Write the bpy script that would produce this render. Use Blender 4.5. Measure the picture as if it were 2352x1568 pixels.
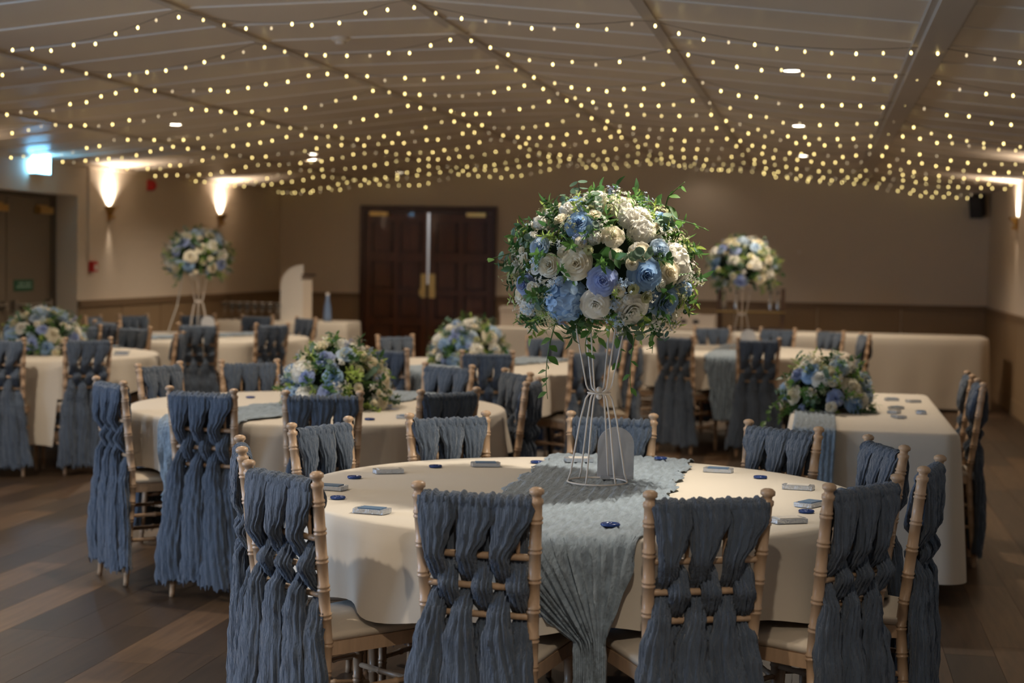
import bpy, math, random
from mathutils import Vector, Matrix, Quaternion

for o in list(bpy.data.objects):
    bpy.data.objects.remove(o)
SC = bpy.context.scene
COL = SC.collection
PI = math.pi
rnd = random.Random(7)

# ------------------------------------------------------------------ camera
EYE = 1.49
cam_d = bpy.data.cameras.new('camera')
cam = bpy.data.objects.new('camera', cam_d)
COL.objects.link(cam)
cam_d.sensor_width = 36.0
cam_d.lens = 3800.0 / 2352.0 * 36.0
cam_d.clip_start = 0.05
cam_d.clip_end = 200
cam.matrix_world = (Matrix.Translation((0, 0, EYE)) @ Matrix.Rotation(math.atan(0.185), 4, 'Z')
                    @ Matrix.Rotation(PI / 2 - math.atan(192 / 3800.0), 4, 'X') @ Matrix.Rotation(0.017, 4, 'Z'))
cam_d.dof.use_dof = True
cam_d.dof.focus_distance = 4.95
cam_d.dof.aperture_fstop = 2.9
cam_d.dof.aperture_blades = 9
SC.camera = cam

# ------------------------------------------------------------------ world, daylight, exposure
world = bpy.data.worlds.new('world')
SC.world = world
world.use_nodes = True
world.node_tree.nodes['Background'].inputs[0].default_value = (0.55, 0.68, 0.9, 1)
world.node_tree.nodes['Background'].inputs[1].default_value = 0.3
SC.view_settings.view_transform = 'Standard'
SC.view_settings.look = 'None'
SC.view_settings.gamma = 1.0
SC.view_settings.use_curve_mapping = False
SC.view_settings.exposure = 0.0
SC.cycles.max_bounces = 6
SC.cycles.diffuse_bounces = 4
SC.cycles.glossy_bounces = 3
SC.cycles.transmission_bounces = 6
SC.cycles.transparent_max_bounces = 6
SC.cycles.caustics_reflective = False
SC.cycles.caustics_refractive = False
SC.cycles.sample_clamp_indirect = 4.0
SC.cycles.use_denoising = True

DOWNLIGHT_W = 100.0
SCONCE_W = 9.0
WINDOW_W = 105.0

# room: left wall x, right wall x, back wall y, front wall y
XL, XR, YB, YF = -6.80, 1.96, 20.30, -3.0


def ceil_z(x):
    pts = [(-6.8, 2.307), (-2.99, 2.707), (-1.86, 2.727), (1.96, 2.345)]
    for (a, za), (b, zb) in zip(pts, pts[1:]):
        if x <= b:
            return za + (zb - za) * (x - a) / (b - a)
    return pts[-1][1]


# daylight through the tall windows of the left wall, behind the camera
for wy in (1.0, 4.2):
    ld = bpy.data.lights.new('window_daylight', 'AREA')
    ld.shape = 'RECTANGLE'
    ld.size = 1.25
    ld.size_y = 1.9
    ld.energy = WINDOW_W
    ld.color = (0.46, 0.68, 1.0)
    lo = bpy.data.objects.new('window_daylight', ld)
    lo.matrix_world = Matrix.Translation((XL + 0.06, wy, 1.25)) @ Matrix.Rotation(-PI / 2, 4, 'Y')
    COL.objects.link(lo)


# ------------------------------------------------------------------ materials
def new_mat(name):
    m = bpy.data.materials.new(name)
    m.use_nodes = True
    nt = m.node_tree
    return m, nt, nt.nodes['Principled BSDF']


def mat(name, col, rough=0.6, metal=0.0, var=0.0, bump=None, spec=0.5, sheen=0.0, trans=0.0, coat=0.0, emit=None,
        estr=0.0, noise=None, alpha=1.0):
    """var: brightness variation by object; noise: (scale xyz, amount); bump: (scale xyz, strength)"""
    m, nt, b = new_mat(name)
    L = nt.links.new
    b.inputs['Base Color'].default_value = (*col, 1)
    b.inputs['Roughness'].default_value = rough
    b.inputs['Metallic'].default_value = metal
    b.inputs['Specular IOR Level'].default_value = spec
    b.inputs['Sheen Weight'].default_value = sheen
    b.inputs['Transmission Weight'].default_value = trans
    b.inputs['Coat Weight'].default_value = coat
    b.inputs['Alpha'].default_value = alpha
    if emit:
        b.inputs['Emission Color'].default_value = (*emit, 1)
        b.inputs['Emission Strength'].default_value = estr
    src = None
    if var:
        oi = nt.nodes.new('ShaderNodeObjectInfo')
        hs = nt.nodes.new('ShaderNodeHueSaturation')
        mr = nt.nodes.new('ShaderNodeMapRange')
        mr.inputs['To Min'].default_value = 1 - var
        mr.inputs['To Max'].default_value = 1 + var
        L(oi.outputs['Random'], mr.inputs['Value'])
        L(mr.outputs[0], hs.inputs['Value'])
        hs.inputs['Color'].default_value = (*col, 1)
        src = hs.outputs[0]
        L(src, b.inputs['Base Color'])
    if noise or bump:
        tc = nt.nodes.new('ShaderNodeTexCoord')
    if noise:
        sc, amt = noise
        mp = nt.nodes.new('ShaderNodeMapping')
        mp.inputs['Scale'].default_value = sc
        nz = nt.nodes.new('ShaderNodeTexNoise')
        nz.inputs['Scale'].default_value = 1.0
        nz.inputs['Detail'].default_value = 4
        L(tc.outputs['Object'], mp.inputs[0])
        L(mp.outputs[0], nz.inputs['Vector'])
        mr2 = nt.nodes.new('ShaderNodeMapRange')
        mr2.inputs['From Min'].default_value = 0.25
        mr2.inputs['From Max'].default_value = 0.75
        mr2.inputs['To Min'].default_value = 1 - amt
        mr2.inputs['To Max'].default_value = 1 + amt
        L(nz.outputs['Fac'], mr2.inputs['Value'])
        hs2 = nt.nodes.new('ShaderNodeHueSaturation')
        hs2.inputs['Color'].default_value = (*col, 1)
        if src:
            L(src, hs2.inputs['Color'])
        L(mr2.outputs[0], hs2.inputs['Value'])
        L(hs2.outputs[0], b.inputs['Base Color'])
    if bump:
        sc, st = bump
        mp = nt.nodes.new('ShaderNodeMapping')
        mp.inputs['Scale'].default_value = sc
        nz = nt.nodes.new('ShaderNodeTexNoise')
        nz.inputs['Scale'].default_value = 1.0
        nz.inputs['Detail'].default_value = 5
        bp = nt.nodes.new('ShaderNodeBump')
        bp.inputs['Strength'].default_value = st
        bp.inputs['Distance'].default_value = 0.01
        L(tc.outputs['Object'], mp.inputs[0])
        L(mp.outputs[0], nz.inputs['Vector'])
        L(nz.outputs['Fac'], bp.inputs['Height'])
        L(bp.outputs[0], b.inputs['Normal'])
    return m


def emat(name, col, strength, sampled=True):
    m = bpy.data.materials.new(name)
    m.use_nodes = True
    nt = m.node_tree
    nt.nodes.clear()
    e = nt.nodes.new('ShaderNodeEmission')
    e.inputs[0].default_value = (*col, 1)
    e.inputs[1].default_value = strength
    out = nt.nodes.new('ShaderNodeOutputMaterial')
    nt.links.new(e.outputs[0], out.inputs[0])
    if not sampled:
        m.cycles.emission_sampling = 'NONE'
    return m


def plank_mat():
    m, nt, b = new_mat('floor_wood')
    L = nt.links.new
    oi = nt.nodes.new('ShaderNodeObjectInfo')
    ge = nt.nodes.new('ShaderNodeNewGeometry')
    ad = nt.nodes.new('ShaderNodeMath'); ad.operation = 'ADD'
    fr = nt.nodes.new('ShaderNodeMath'); fr.operation = 'FRACT'
    L(oi.outputs['Random'], ad.inputs[0]); L(ge.outputs['Random Per Island'], ad.inputs[1]); L(ad.outputs[0], fr.inputs[0])
    cr = nt.nodes.new('ShaderNodeValToRGB')
    e = cr.color_ramp.elements
    e[0].position = 0.0; e[0].color = (0.030, 0.018, 0.010, 1)
    e[1].position = 1.0; e[1].color = (0.135, 0.078, 0.040, 1)
    k = cr.color_ramp.elements.new(0.55); k.color = (0.056, 0.033, 0.018, 1)
    L(fr.outputs[0], cr.inputs[0])
    tc = nt.nodes.new('ShaderNodeTexCoord')
    mp = nt.nodes.new('ShaderNodeMapping'); mp.inputs['Scale'].default_value = (30, 2.2, 5)
    nz = nt.nodes.new('ShaderNodeTexNoise'); nz.inputs['Detail'].default_value = 6; nz.inputs['Scale'].default_value = 1.3
    L(tc.outputs['Object'], mp.inputs[0]); L(mp.outputs[0], nz.inputs['Vector'])
    mr = nt.nodes.new('ShaderNodeMapRange')
    mr.inputs['From Min'].default_value = 0.3; mr.inputs['From Max'].default_value = 0.7
    mr.inputs['To Min'].default_value = 0.72; mr.inputs['To Max'].default_value = 1.25
    L(nz.outputs['Fac'], mr.inputs['Value'])
    hs = nt.nodes.new('ShaderNodeHueSaturation')
    L(cr.outputs[0], hs.inputs['Color']); L(mr.outputs[0], hs.inputs['Value'])
    L(hs.outputs[0], b.inputs['Base Color'])
    b.inputs['Roughness'].default_value = 0.42
    b.inputs['Specular IOR Level'].default_value = 0.4
    return m


def thin(m, amount):
    """thin silk petals and leaves let part of the light through"""
    nt = m.node_tree
    b = nt.nodes['Principled BSDF']
    out = nt.nodes['Material Output']
    tr = nt.nodes.new('ShaderNodeBsdfTranslucent')
    mx = nt.nodes.new('ShaderNodeMixShader')
    mx.inputs[0].default_value = amount
    lk = b.inputs['Base Color'].links
    if lk:
        nt.links.new(lk[0].from_socket, tr.inputs['Color'])
    else:
        tr.inputs['Color'].default_value = b.inputs['Base Color'].default_value
    nt.links.new(b.outputs[0], mx.inputs[1])
    nt.links.new(tr.outputs[0], mx.inputs[2])
    nt.links.new(mx.outputs[0], out.inputs[0])


M = {}
M['wall'] = mat('wall_paint', (0.73, 0.62, 0.495), 0.75, bump=((60, 60, 60), 0.08))
M['dado'] = mat('dado_panel_paint', (0.30, 0.20, 0.11), 0.6)
M['rail'] = mat('dado_rail_paint', (0.20, 0.125, 0.065), 0.5)
M['ceil'] = mat('ceiling_paint', (0.73, 0.62, 0.50), 0.42, bump=((14, 3, 8), 0.05), spec=0.45)
M['seam'] = mat('ceiling_seam_gloss', (0.76, 0.66, 0.54), 0.5)
M['batten'] = mat('ceiling_batten_paint', (0.54, 0.46, 0.375), 0.5)
M['beam'] = mat('ceiling_beam_paint', (0.52, 0.44, 0.36), 0.45)
M['floor'] = mat('subfloor', (0.03, 0.018, 0.01), 0.9)
M['plank'] = plank_mat()
M['wood'] = mat('chair_limed_beech', (0.54, 0.36, 0.225), 0.38, noise=((40, 40, 5), 0.16), coat=0.15, var=0.06)
M['cush'] = mat('cushion_ivory', (0.66, 0.55, 0.42), 0.9, bump=((400, 400, 400), 0.15), sheen=0.2)
M['sash'] = mat('sash_dusty_blue', (0.096, 0.127, 0.178), 0.9, bump=((190, 190, 26), 1.0), sheen=0.35,
                noise=((40, 40, 6), 0.22), spec=0.2)
M['cloth'] = mat('linen_cream', (0.74, 0.66, 0.55), 0.85, bump=((500, 500, 500), 0.06), sheen=0.1)
M['runner'] = mat('runner_gauze_blue', (0.285, 0.35, 0.41), 0.95, bump=((120, 20, 60), 0.8), noise=((60, 14, 30), 0.3), sheen=0.3)
M['mahog'] = mat('door_mahogany', (0.105, 0.034, 0.012), 0.35, noise=((20, 20, 3), 0.25), coat=0.2)
M['mahogd'] = mat('door_frame_mahogany', (0.06, 0.022, 0.009), 0.4)
M['brass'] = mat('brass', (0.72, 0.46, 0.16), 0.28, 1.0)
M['exitdoor'] = mat('exit_door_paint', (0.20, 0.15, 0.10), 0.55)
M['exitframe'] = mat('exit_frame_paint', (0.10, 0.075, 0.05), 0.55)
M['white'] = mat('white_enamel', (0.82, 0.76, 0.68), 0.35)
M['wire'] = mat('white_wire', (0.80, 0.70, 0.60), 0.35)
M['glass'] = mat('clear_glass', (0.95, 0.97, 1.0), 0.03, trans=1.0)
M['black'] = mat('black_plastic', (0.012, 0.012, 0.013), 0.45)
M['red'] = mat('alarm_red', (0.55, 0.02, 0.02), 0.4)
M['green'] = mat('sign_green', (0.01, 0.10, 0.045), 0.5)
M['greylit'] = mat('sign_lettering', (0.35, 0.5, 0.4), 0.6)
M['acryl'] = mat('frosted_acrylic', (0.62, 0.62, 0.64), 0.55, trans=0.25, noise=((30, 30, 30), 0.06))
M['token'] = mat('blue_wax', (0.012, 0.045, 0.20), 0.25)
M['foil'] = mat('silver_wrap', (0.62, 0.66, 0.72), 0.22, 0.55, bump=((120, 120, 120), 0.5))
M['pink'] = mat('box_cream', (0.66, 0.56, 0.46), 0.6)
M['cardblue'] = mat('card_blue', (0.10, 0.19, 0.32), 0.4)
M['darkwood'] = mat('dark_stained_wood', (0.06, 0.030, 0.014), 0.4, noise=((12, 12, 2), 0.2))
M['bottleblue'] = mat('blue_bottle', (0.18, 0.26, 0.42), 0.2, coat=0.5)
M['steel'] = mat('steel', (0.6, 0.58, 0.55), 0.25, 1.0)
M['foam'] = mat('moss_core', (0.012, 0.025, 0.008), 0.95)
M['rose_c'] = mat('petal_cream', (0.95, 0.88, 0.71), 0.6, var=0.06, sheen=0.2)
M['rose_w'] = mat('petal_white', (0.95, 0.92, 0.84), 0.6, var=0.05, sheen=0.2)
M['rose_b'] = mat('petal_blue', (0.36, 0.53, 0.74), 0.6, var=0.18, sheen=0.2)
M['rose_l'] = mat('petal_lilac_blue', (0.42, 0.50, 0.74), 0.6, var=0.15, sheen=0.2)
M['hyd_b'] = mat('hydrangea_blue', (0.42, 0.58, 0.76), 0.6, var=0.15, sheen=0.2)
M['pale_b'] = mat('petal_pale_blue', (0.56, 0.68, 0.80), 0.6, var=0.12, sheen=0.2)
M['bud_g'] = mat('bud_green_cream', (0.62, 0.62, 0.36), 0.6, var=0.15)
M['leaf_d'] = mat('leaf_dark', (0.05, 0.125, 0.035), 0.45, var=0.3)
M['leaf_m'] = mat('leaf_mid', (0.11, 0.23, 0.05), 0.45, var=0.3)
M['leaf_y'] = mat('leaf_lime', (0.36, 0.47, 0.10), 0.5, var=0.25)
M['leaf_e'] = mat('leaf_eucalyptus', (0.16, 0.25, 0.17), 0.6, var=0.2)
for k_ in ('rose_c', 'rose_w', 'rose_b', 'rose_l', 'hyd_b', 'pale_b', 'bud_g'):
    thin(M[k_], 0.42)
for k_ in ('leaf_d', 'leaf_m', 'leaf_y', 'leaf_e'):
    thin(M[k_], 0.4)
M['stem'] = mat('stem_green', (0.10, 0.16, 0.04), 0.6)
M['ribbon'] = mat('ribbon_ivory', (0.6, 0.55, 0.48), 0.5)
M['bulb0'] = emat('fairy_bulb_bright', (1.0, 0.76, 0.28), 7.5, False)
M['bulb1'] = emat('fairy_bulb_mid', (1.0, 0.77, 0.32), 3.2, False)
M['bulb2'] = emat('fairy_bulb_dim', (1.0, 0.78, 0.48), 1.2, False)
M['cable'] = mat('clear_cable', (0.20, 0.16, 0.11), 0.5)
M['lamp'] = emat('downlight_lamp', (1.0, 0.90, 0.70), 40, False)
M['lampglow'] = emat('sconce_lamp', (1.0, 0.86, 0.66), 14, False)
M['exitglow'] = emat('exit_sign_face', (0.20, 0.60, 1.0), 28)


# ------------------------------------------------------------------ mesh helpers
class MB:
    def __init__(s):
        s.v = []
        s.f = []

    def add(s, v, f):
        n = len(s.v)
        s.v += [tuple(p) for p in v]
        s.f += [tuple(i + n for i in q) for q in f]
        return s

    def box(s, x0, x1, y0, y1, z0, z1):
        v = [(x0, y0, z0), (x1, y0, z0), (x1, y1, z0), (x0, y1, z0), (x0, y0, z1), (x1, y0, z1), (x1, y1, z1), (x0, y1, z1)]
        return s.add(v, [(0, 3, 2, 1), (4, 5, 6, 7), (0, 1, 5, 4), (1, 2, 6, 5), (2, 3, 7, 6), (3, 0, 4, 7)])

    def tube(s, pts, rad, n=8, cap=True):
        pts = [Vector(p) for p in pts]
        if not isinstance(rad, (list, tuple)):
            rad = [rad] * len(pts)
        v, f = [], []
        ref = None
        for i, p in enumerate(pts):
            t = (pts[min(i + 1, len(pts) - 1)] - pts[max(i - 1, 0)])
            if t.length < 1e-9:
                t = Vector((0, 0, 1))
            t.normalize()
            if ref is None:
                ref = Vector((1, 0, 0)) if abs(t.x) < 0.8 else Vector((0, 1, 0))
            a = (ref - t * ref.dot(t)).normalized()
            ref = a
            b = t.cross(a)
            for k in range(n):
                an = 2 * PI * k / n
                v.append(p + (a * math.cos(an) + b * math.sin(an)) * rad[i])
        for i in range(len(pts) - 1):
            for k in range(n):
                k2 = (k + 1) % n
                f.append((i * n + k, i * n + k2, (i + 1) * n + k2, (i + 1) * n + k))
        if cap:
            f.append(tuple(reversed(range(n))))
            f.append(tuple(range((len(pts) - 1) * n, len(pts) * n)))
        return s.add(v, f)

    def lathe(s, prof, n=16, c=(0, 0, 0), a0=0.0, a1=2 * PI):
        full = abs(a1 - a0 - 2 * PI) < 1e-6
        m = n if full else n + 1
        v, f = [], []
        for r, z in prof:
            for k in range(m):
                an = a0 + (a1 - a0) * k / n
                v.append((c[0] + r * math.cos(an), c[1] + r * math.sin(an), c[2] + z))
        for i in range(len(prof) - 1):
            for k in range(n):
                k2 = (k + 1) % m
                f.append((i * m + k, i * m + k2, (i + 1) * m + k2, (i + 1) * m + k))
        return s.add(v, f)

    def torus(s, R, r, c=(0, 0, 0), n=32, m=8):
        pts = []
        v, f = [], []
        for i in range(n):
            a = 2 * PI * i / n
            for j in range(m):
                b = 2 * PI * j / m
                v.append((c[0] + (R + r * math.cos(b)) * math.cos(a), c[1] + (R + r * math.cos(b)) * math.sin(a), c[2] + r * math.sin(b)))
        for i in range(n):
            for j in range(m):
                f.append((i * m + j, ((i + 1) % n) * m + j, ((i + 1) % n) * m + (j + 1) % m, i * m + (j + 1) % m))
        return s.add(v, f)

    def ball(s, c, r, n=8, m=6, sz=1.0):
        prof = [(max(1e-4, r * math.sin(PI * i / m)), -r * sz * math.cos(PI * i / m)) for i in range(m + 1)]
        return s.lathe(prof, n, c)

    def grid(s, fn, nu, nv):
        v = [fn(i / nu, j / nv) for j in range(nv + 1) for i in range(nu + 1)]
        f = [(j * (nu + 1) + i, j * (nu + 1) + i + 1, (j + 1) * (nu + 1) + i + 1, (j + 1) * (nu + 1) + i)
             for j in range(nv) for i in range(nu)]
        return s.add(v, f)

    def prism(s, poly, d0, d1, axis='y'):
        """poly: list of (a, b); extruded along axis from d0 to d1"""
        n = len(poly)
        if axis == 'y':
            v = [(a, d0, b) for a, b in poly] + [(a, d1, b) for a, b in poly]
        elif axis == 'x':
            v = [(d0, a, b) for a, b in poly] + [(d1, a, b) for a, b in poly]
        else:
            v = [(a, b, d0) for a, b in poly] + [(a, b, d1) for a, b in poly]
        f = [tuple(range(n)), tuple(range(2 * n - 1, n - 1, -1))]
        f += [(i, i + n, (i + 1) % n + n, (i + 1) % n) for i in range(n)]
        return s.add(v, f)

    def xform(s, mtx):
        s.v = [tuple(mtx @ Vector(p)) for p in s.v]
        return s

    def mesh(s, name, m, smooth=False):
        me = bpy.data.meshes.new(name)
        me.from_pydata(s.v, [], s.f)
        me.materials.append(m)
        if smooth:
            me.polygons.foreach_set('use_smooth', [True] * len(me.polygons))
        me.update()
        return me


def put(name, me, parent=None, loc=None, rot=None, mtx=None):
    o = bpy.data.objects.new(name, me)
    COL.objects.link(o)
    if parent:
        o.parent = parent
    if mtx is not None:
        o.matrix_local = mtx
    else:
        if loc:
            o.location = loc
        if rot:
            o.rotation_euler = rot
    return o


def obj(name, mb, m, parent=None, smooth=False, **k):
    return put(name, mb.mesh(name, m, smooth), parent, **k)


def tag(o, label=None, cat=None, group=None, kind=None):
    if label:
        o['label'] = label
    if cat:
        o['category'] = cat
    if group:
        o['group'] = group
    if kind:
        o['kind'] = kind
    return o


def thing(name, label, cat, loc=(0, 0, 0), rz=0.0, group=None):
    o = bpy.data.objects.new(name, None)
    o.empty_display_size = 0.1
    COL.objects.link(o)
    o.location = loc
    o.rotation_euler = (0, 0, rz)
    return tag(o, label, cat, group)


def struct(name, mb, m, label=None, parent=None):
    o = obj(name, mb, m, parent)
    if not parent:
        o['kind'] = 'structure'
        if label:
            o['label'] = label
    return o


# ------------------------------------------------------------------ room shell
fl = struct('floor', MB().box(XL - 0.3, XR + 0.2, YF - 0.2, YB + 0.2, -0.12, -0.006), M['floor'], 'brown wood-effect plank floor of the function room')
PW, PL = 0.19, 1.28
plank_me = MB().box(-PW / 2 + 0.0008, PW / 2 - 0.0008, -PL / 2 + 0.0008, PL / 2 - 0.0008, -0.006, 0.0).mesh('plank', M['plank'])
field = MB()
ci = 0
x = XL - 0.1
while x < XR:
    off = rnd.random() * PL
    y = YF - off
    while y < YB:
        cx, cy = x + PW / 2, y + PL / 2
        if -4.75 < cx < 2.0 and 4.6 < cy < 13.2:
            put('plank', plank_me, fl, loc=(cx, cy, 0))
        else:
            field.box(x + 0.0008, x + PW - 0.0008, y + 0.0008, min(y + PL - 0.0008, YB), -0.006, 0.0)
        y += PL
    x += PW
pf = obj('plank_field', field, M['plank'], fl)
pf['kind'] = 'stuff'

DZ = 1.0      # dado height
REC0, REC1, RECZ, RECD = 11.9, 14.43, 2.0, 0.25
CT = 3.1      # top of the walls, above the ceiling
wl = MB()
wl.box(XL - 0.3, XL, REC1, YB, 0, CT)
wl.box(XL - 0.3, XL, REC0, REC1, RECZ, CT)
wl.box(XL - 0.3, XL - RECD, REC0, REC1, 0, RECZ)
for a, b in ((YF, 0.3), (1.7, 3.5), (4.9, REC0)):
    wl.box(XL - 0.3, XL, a, b, 0, CT)
for a, b in ((0.3, 1.7), (3.5, 4.9)):
    wl.box(XL - 0.3, XL, a, b, 0, 0.2)
    wl.box(XL - 0.3, XL, a, b, 2.25, CT)
struct('wall_left', wl, M['wall'], 'cream left wall with wall lights and a recessed exit door')
struct('wall_right', MB().box(XR, XR + 0.2, YF, YB, 0, CT), M['wall'], 'cream right wall beside the long covered table')
struct('wall_back', MB().box(XL - 0.3, -4.905, YB, YB + 0.2, 0, CT).box(-4.785, XR + 0.2, YB, YB + 0.2, 0, CT).box(-4.905, -4.785, YB, YB + 0.2, 2.04, CT).box(-4.905, -4.785, YB, YB + 0.2, 0, 1.1), M['wall'], 'cream back wall with the dark double doors')
struct('wall_front', MB().box(XL - 0.3, XR + 0.2, YF - 0.2, YF, 0, CT), M['wall'], 'cream wall behind the camera')
for n, (a, b) in enumerate(((0.3, 1.7), (3.5, 4.9)), 1):
    w = struct('window_%d' % n, MB().box(XL - 0.2, XL - 0.185, a, b, 0.2, 2.25), M['glass'], 'tall window letting cool daylight into the hall')
    fr = MB()
    fr.box(XL - 0.22, XL - 0.14, a, a + 0.06, 0.2, 2.25).box(XL - 0.22, XL - 0.14, b - 0.06, b, 0.2, 2.25)
    fr.box(XL - 0.22, XL - 0.14, a, b, 0.2, 0.26).box(XL - 0.22, XL - 0.14, a, b, 2.19, 2.25)
    obj('window_frame', fr, M['white'], w)

DL, DR = -5.66, -4.03     # double door opening
t = 0.012
# dado panelling: recessed boards with a rail on top
bd = MB()
x = XL
for a, b in ((XL, DL - 0.06), (DR + 0.06, XR)):
    struct('trim_%d' % (1 if a == XL else 2), MB().box(a, b, YB - 0.035, YB, DZ - 0.05, DZ + 0.012), M['rail'], 'brown dado rail on the back wall')
    base = struct('baseboard_back_%s' % ('left' if a == XL else 'right'), MB().box(a, b, YB - 0.02, YB, 0, 0.14), M['rail'], 'brown skirting of the back wall')
    n = max(1, round((b - a) / 0.95))
    for i in range(n):
        p0, p1 = a + (b - a) * i / n, a + (b - a) * (i + 1) / n
        obj('dado_panel', MB().box(p0 + 0.006, p1 - 0.006, YB - 0.014, YB, 0.14, DZ - 0.05), M['dado'], base)
struct('trim_3', MB().box(XL, XL + 0.035, REC1, YB, DZ - 0.04, DZ + 0.022), M['rail'], 'brown dado rail on the left wall')
base = struct('baseboard_left', MB().box(XL, XL + 0.02, REC1, YB, 0, 0.14), M['rail'], 'brown skirting of the left wall')
for i in range(6):
    p0, p1 = REC1 + (YB - REC1) * i / 6, REC1 + (YB - REC1) * (i + 1) / 6
    obj('dado_panel', MB().box(XL, XL + 0.014, p0 + 0.008, p1 - 0.008, 0.14, DZ - 0.04), M['dado'], base)
struct('trim_4', MB().box(XR - 0.035, XR, 8, YB, DZ - 0.06, DZ), M['rail'], 'brown dado rail on the right wall')
base = struct('baseboard_right', MB().box(XR - 0.02, XR, 8, YB, 0, 0.16), M['dado'], 'pale brown skirting of the right wall')
for i in range(12):
    p0, p1 = 8 + (YB - 8) * i / 12, 8 + (YB - 8) * (i + 1) / 12
    obj('dado_panel', MB().box(XR - 0.014, XR, p0 + 0.008, p1 - 0.008, 0.16, DZ - 0.06), M['dado'], base)

# ceiling: shallow vault of painted panels between battens
cm = MB()
prof = [(XL, ceil_z(XL)), (-2.99, ceil_z(-2.99)), (-1.86, ceil_z(-1.86)), (XR, ceil_z(XR))]
poly = [(a, b + 0.012) for a, b in prof] + [(XR, 3.1), (XL, 3.1)]
cm.prism(poly, YF, YB)
ce = struct('ceiling', cm, M['ceil'], 'shallow vaulted ceiling of painted panels')
BX = [-5.58, -4.40, -3.13, -1.97, -0.81, 0.47]
cols = [XL] + BX + [XR]
ROW = 0.61
y0 = 5.35
nrow = int((YB - y0) / ROW)
for a, b in zip(cols, cols[1:]):
    za, zb = ceil_z(a), ceil_z(b)
    pm = MB()
    h = ROW / 2 - 0.02
    # thin panel following the slope of the vault
    v = [(a, -h, za), (b, -h, zb), (b, h, zb), (a, h, za), (a, -h, za + 0.02), (b, -h, zb + 0.02), (b, h, zb + 0.02), (a, h, za + 0.02)]
    F6 = [(0, 1, 2, 3), (7, 6, 5, 4), (0, 4, 5, 1), (1, 5, 6, 2), (2, 6, 7, 3), (3, 7, 4, 0)]
    me_p = MB().add(v, F6).mesh('ceiling_panel', M['ceil'])
    s_ = 0.016
    v = [(a, -s_, za - 0.007), (b, -s_, zb - 0.007), (b, s_, zb - 0.007), (a, s_, za - 0.007), (a, -s_ - 0.006, za + 0.012), (b, -s_ - 0.006, zb + 0.012),
         (b, s_ + 0.006, zb + 0.012), (a, s_ + 0.006, za + 0.012)]
    me_s = MB().add(v, F6).mesh('panel_seam', M['seam'])
    for r in range(nrow):
        yy = y0 + ROW * (r + 0.5)
        put('ceiling_panel', me_p, ce, loc=(0, yy, 0))
        put('panel_seam', me_s, ce, loc=(0, yy + ROW / 2, 0))
for i, bx in enumerate(BX):
    z = ceil_z(bx)
    if i == 5:
        mb = MB().box(bx - 0.06, bx + 0.06, YF, YB, z - 0.05, z + 0.03)
        mb.box(bx - 0.085, bx - 0.06, YF, YB, z - 0.02, z + 0.03).box(bx + 0.06, bx + 0.085, YF, YB, z - 0.02, z + 0.03)
        struct('trim_%d' % (5 + i), mb, M['beam'], 'boxed ceiling beam along the right of the room')
    else:
        struct('trim_%d' % (5 + i), MB().box(bx - 0.028, bx + 0.028, YF, YB, z - 0.014, z + 0.03), M['batten'], 'narrow ceiling batten running down the room')
struct('trim_11', MB().box(XL, XL + 0.03, YF, YB, ceil_z(XL) - 0.03, ceil_z(XL) + 0.01), M['wall'], 'slim coving of the left wall')

# ------------------------------------------------------------------ double doors in the back wall
d1 = struct('door_1', MB().box(DL - 0.06, DL, YB - 0.06, YB, 0, 2.12).box(DR, DR + 0.06, YB - 0.06, YB, 0, 2.12)
            .box(DL, DR, YB - 0.06, YB, 2.04, 2.12), M['mahogd'], 'dark mahogany panelled double doors')
mid = (DL + DR) / 2
for s in (-1, 1):
    a, b = (DL, mid - 0.016) if s < 0 else (mid + 0.016, DR)
    lf = obj('door_leaf', MB().box(a + 0.004, b, YB - 0.03, YB - 0.004, 0.01, 2.035), M['mahog'], d1)
    w = b - a
    for r, (z0, z1) in enumerate(((0.16, 0.62), (0.72, 1.0), (1.08, 1.42), (1.54, 1.92))):
        for c in range(2):
            p0 = a + 0.09 + c * (w - 0.07) / 2
            p1 = p0 + (w - 0.25) / 2
            pb = MB().box(p0 + 0.03, p1 - 0.03, YB - 0.043, YB - 0.03, z0 + 0.03, z1 - 0.03)
            obj('raised_panel', pb, M['mahog'], lf)
            mm = MB()
            for q in ((p0, p1, z0, z0 + 0.018), (p0, p1, z1 - 0.018, z1), (p0, p0 + 0.018, z0, z1), (p1 - 0.018, p1, z0, z1)):
                mm.box(q[0], q[1], YB - 0.05, YB - 0.03, q[2], q[3])
            obj('panel_moulding', mm, M['mahogd'], lf)
    px0, px1 = (mid - 0.105, mid - 0.02) if s < 0 else (mid + 0.02, mid + 0.105)
    obj('push_plate', MB().box(px0, px1, YB - 0.036, YB - 0.03, 0.97, 1.27), M['brass'], lf)
    cx = DL + 0.19 if s < 0 else DR - 0.19
    obj('door_closer', MB().box(cx - 0.12, cx + 0.12, YB - 0.10, YB - 0.03, 1.99, 2.04).box(cx - 0.02, cx + 0.02, YB - 0.11, YB - 0.10, 2.0, 2.03), M['brass'], d1)
obj('astragal', MB().box(mid - 0.016, mid + 0.016, YB - 0.034, YB - 0.01, 0.01, 1.14), M['mahogd'], d1)
struct('wall_corridor', MB().box(-6.3, -3.4, YB + 1.6, YB + 1.7, 0, 2.6).box(-6.3, -6.2, YB + 0.2, YB + 1.6, 0, 2.6).box(-3.5, -3.4, YB + 0.2, YB + 1.6, 0, 2.6), M['white'], 'pale corridor wall beyond the double doors')
struct('ceiling_corridor', MB().box(-6.3, -3.4, YB + 0.2, YB + 1.7, 2.6, 2.7), M['white'], 'corridor ceiling beyond the double doors')
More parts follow.
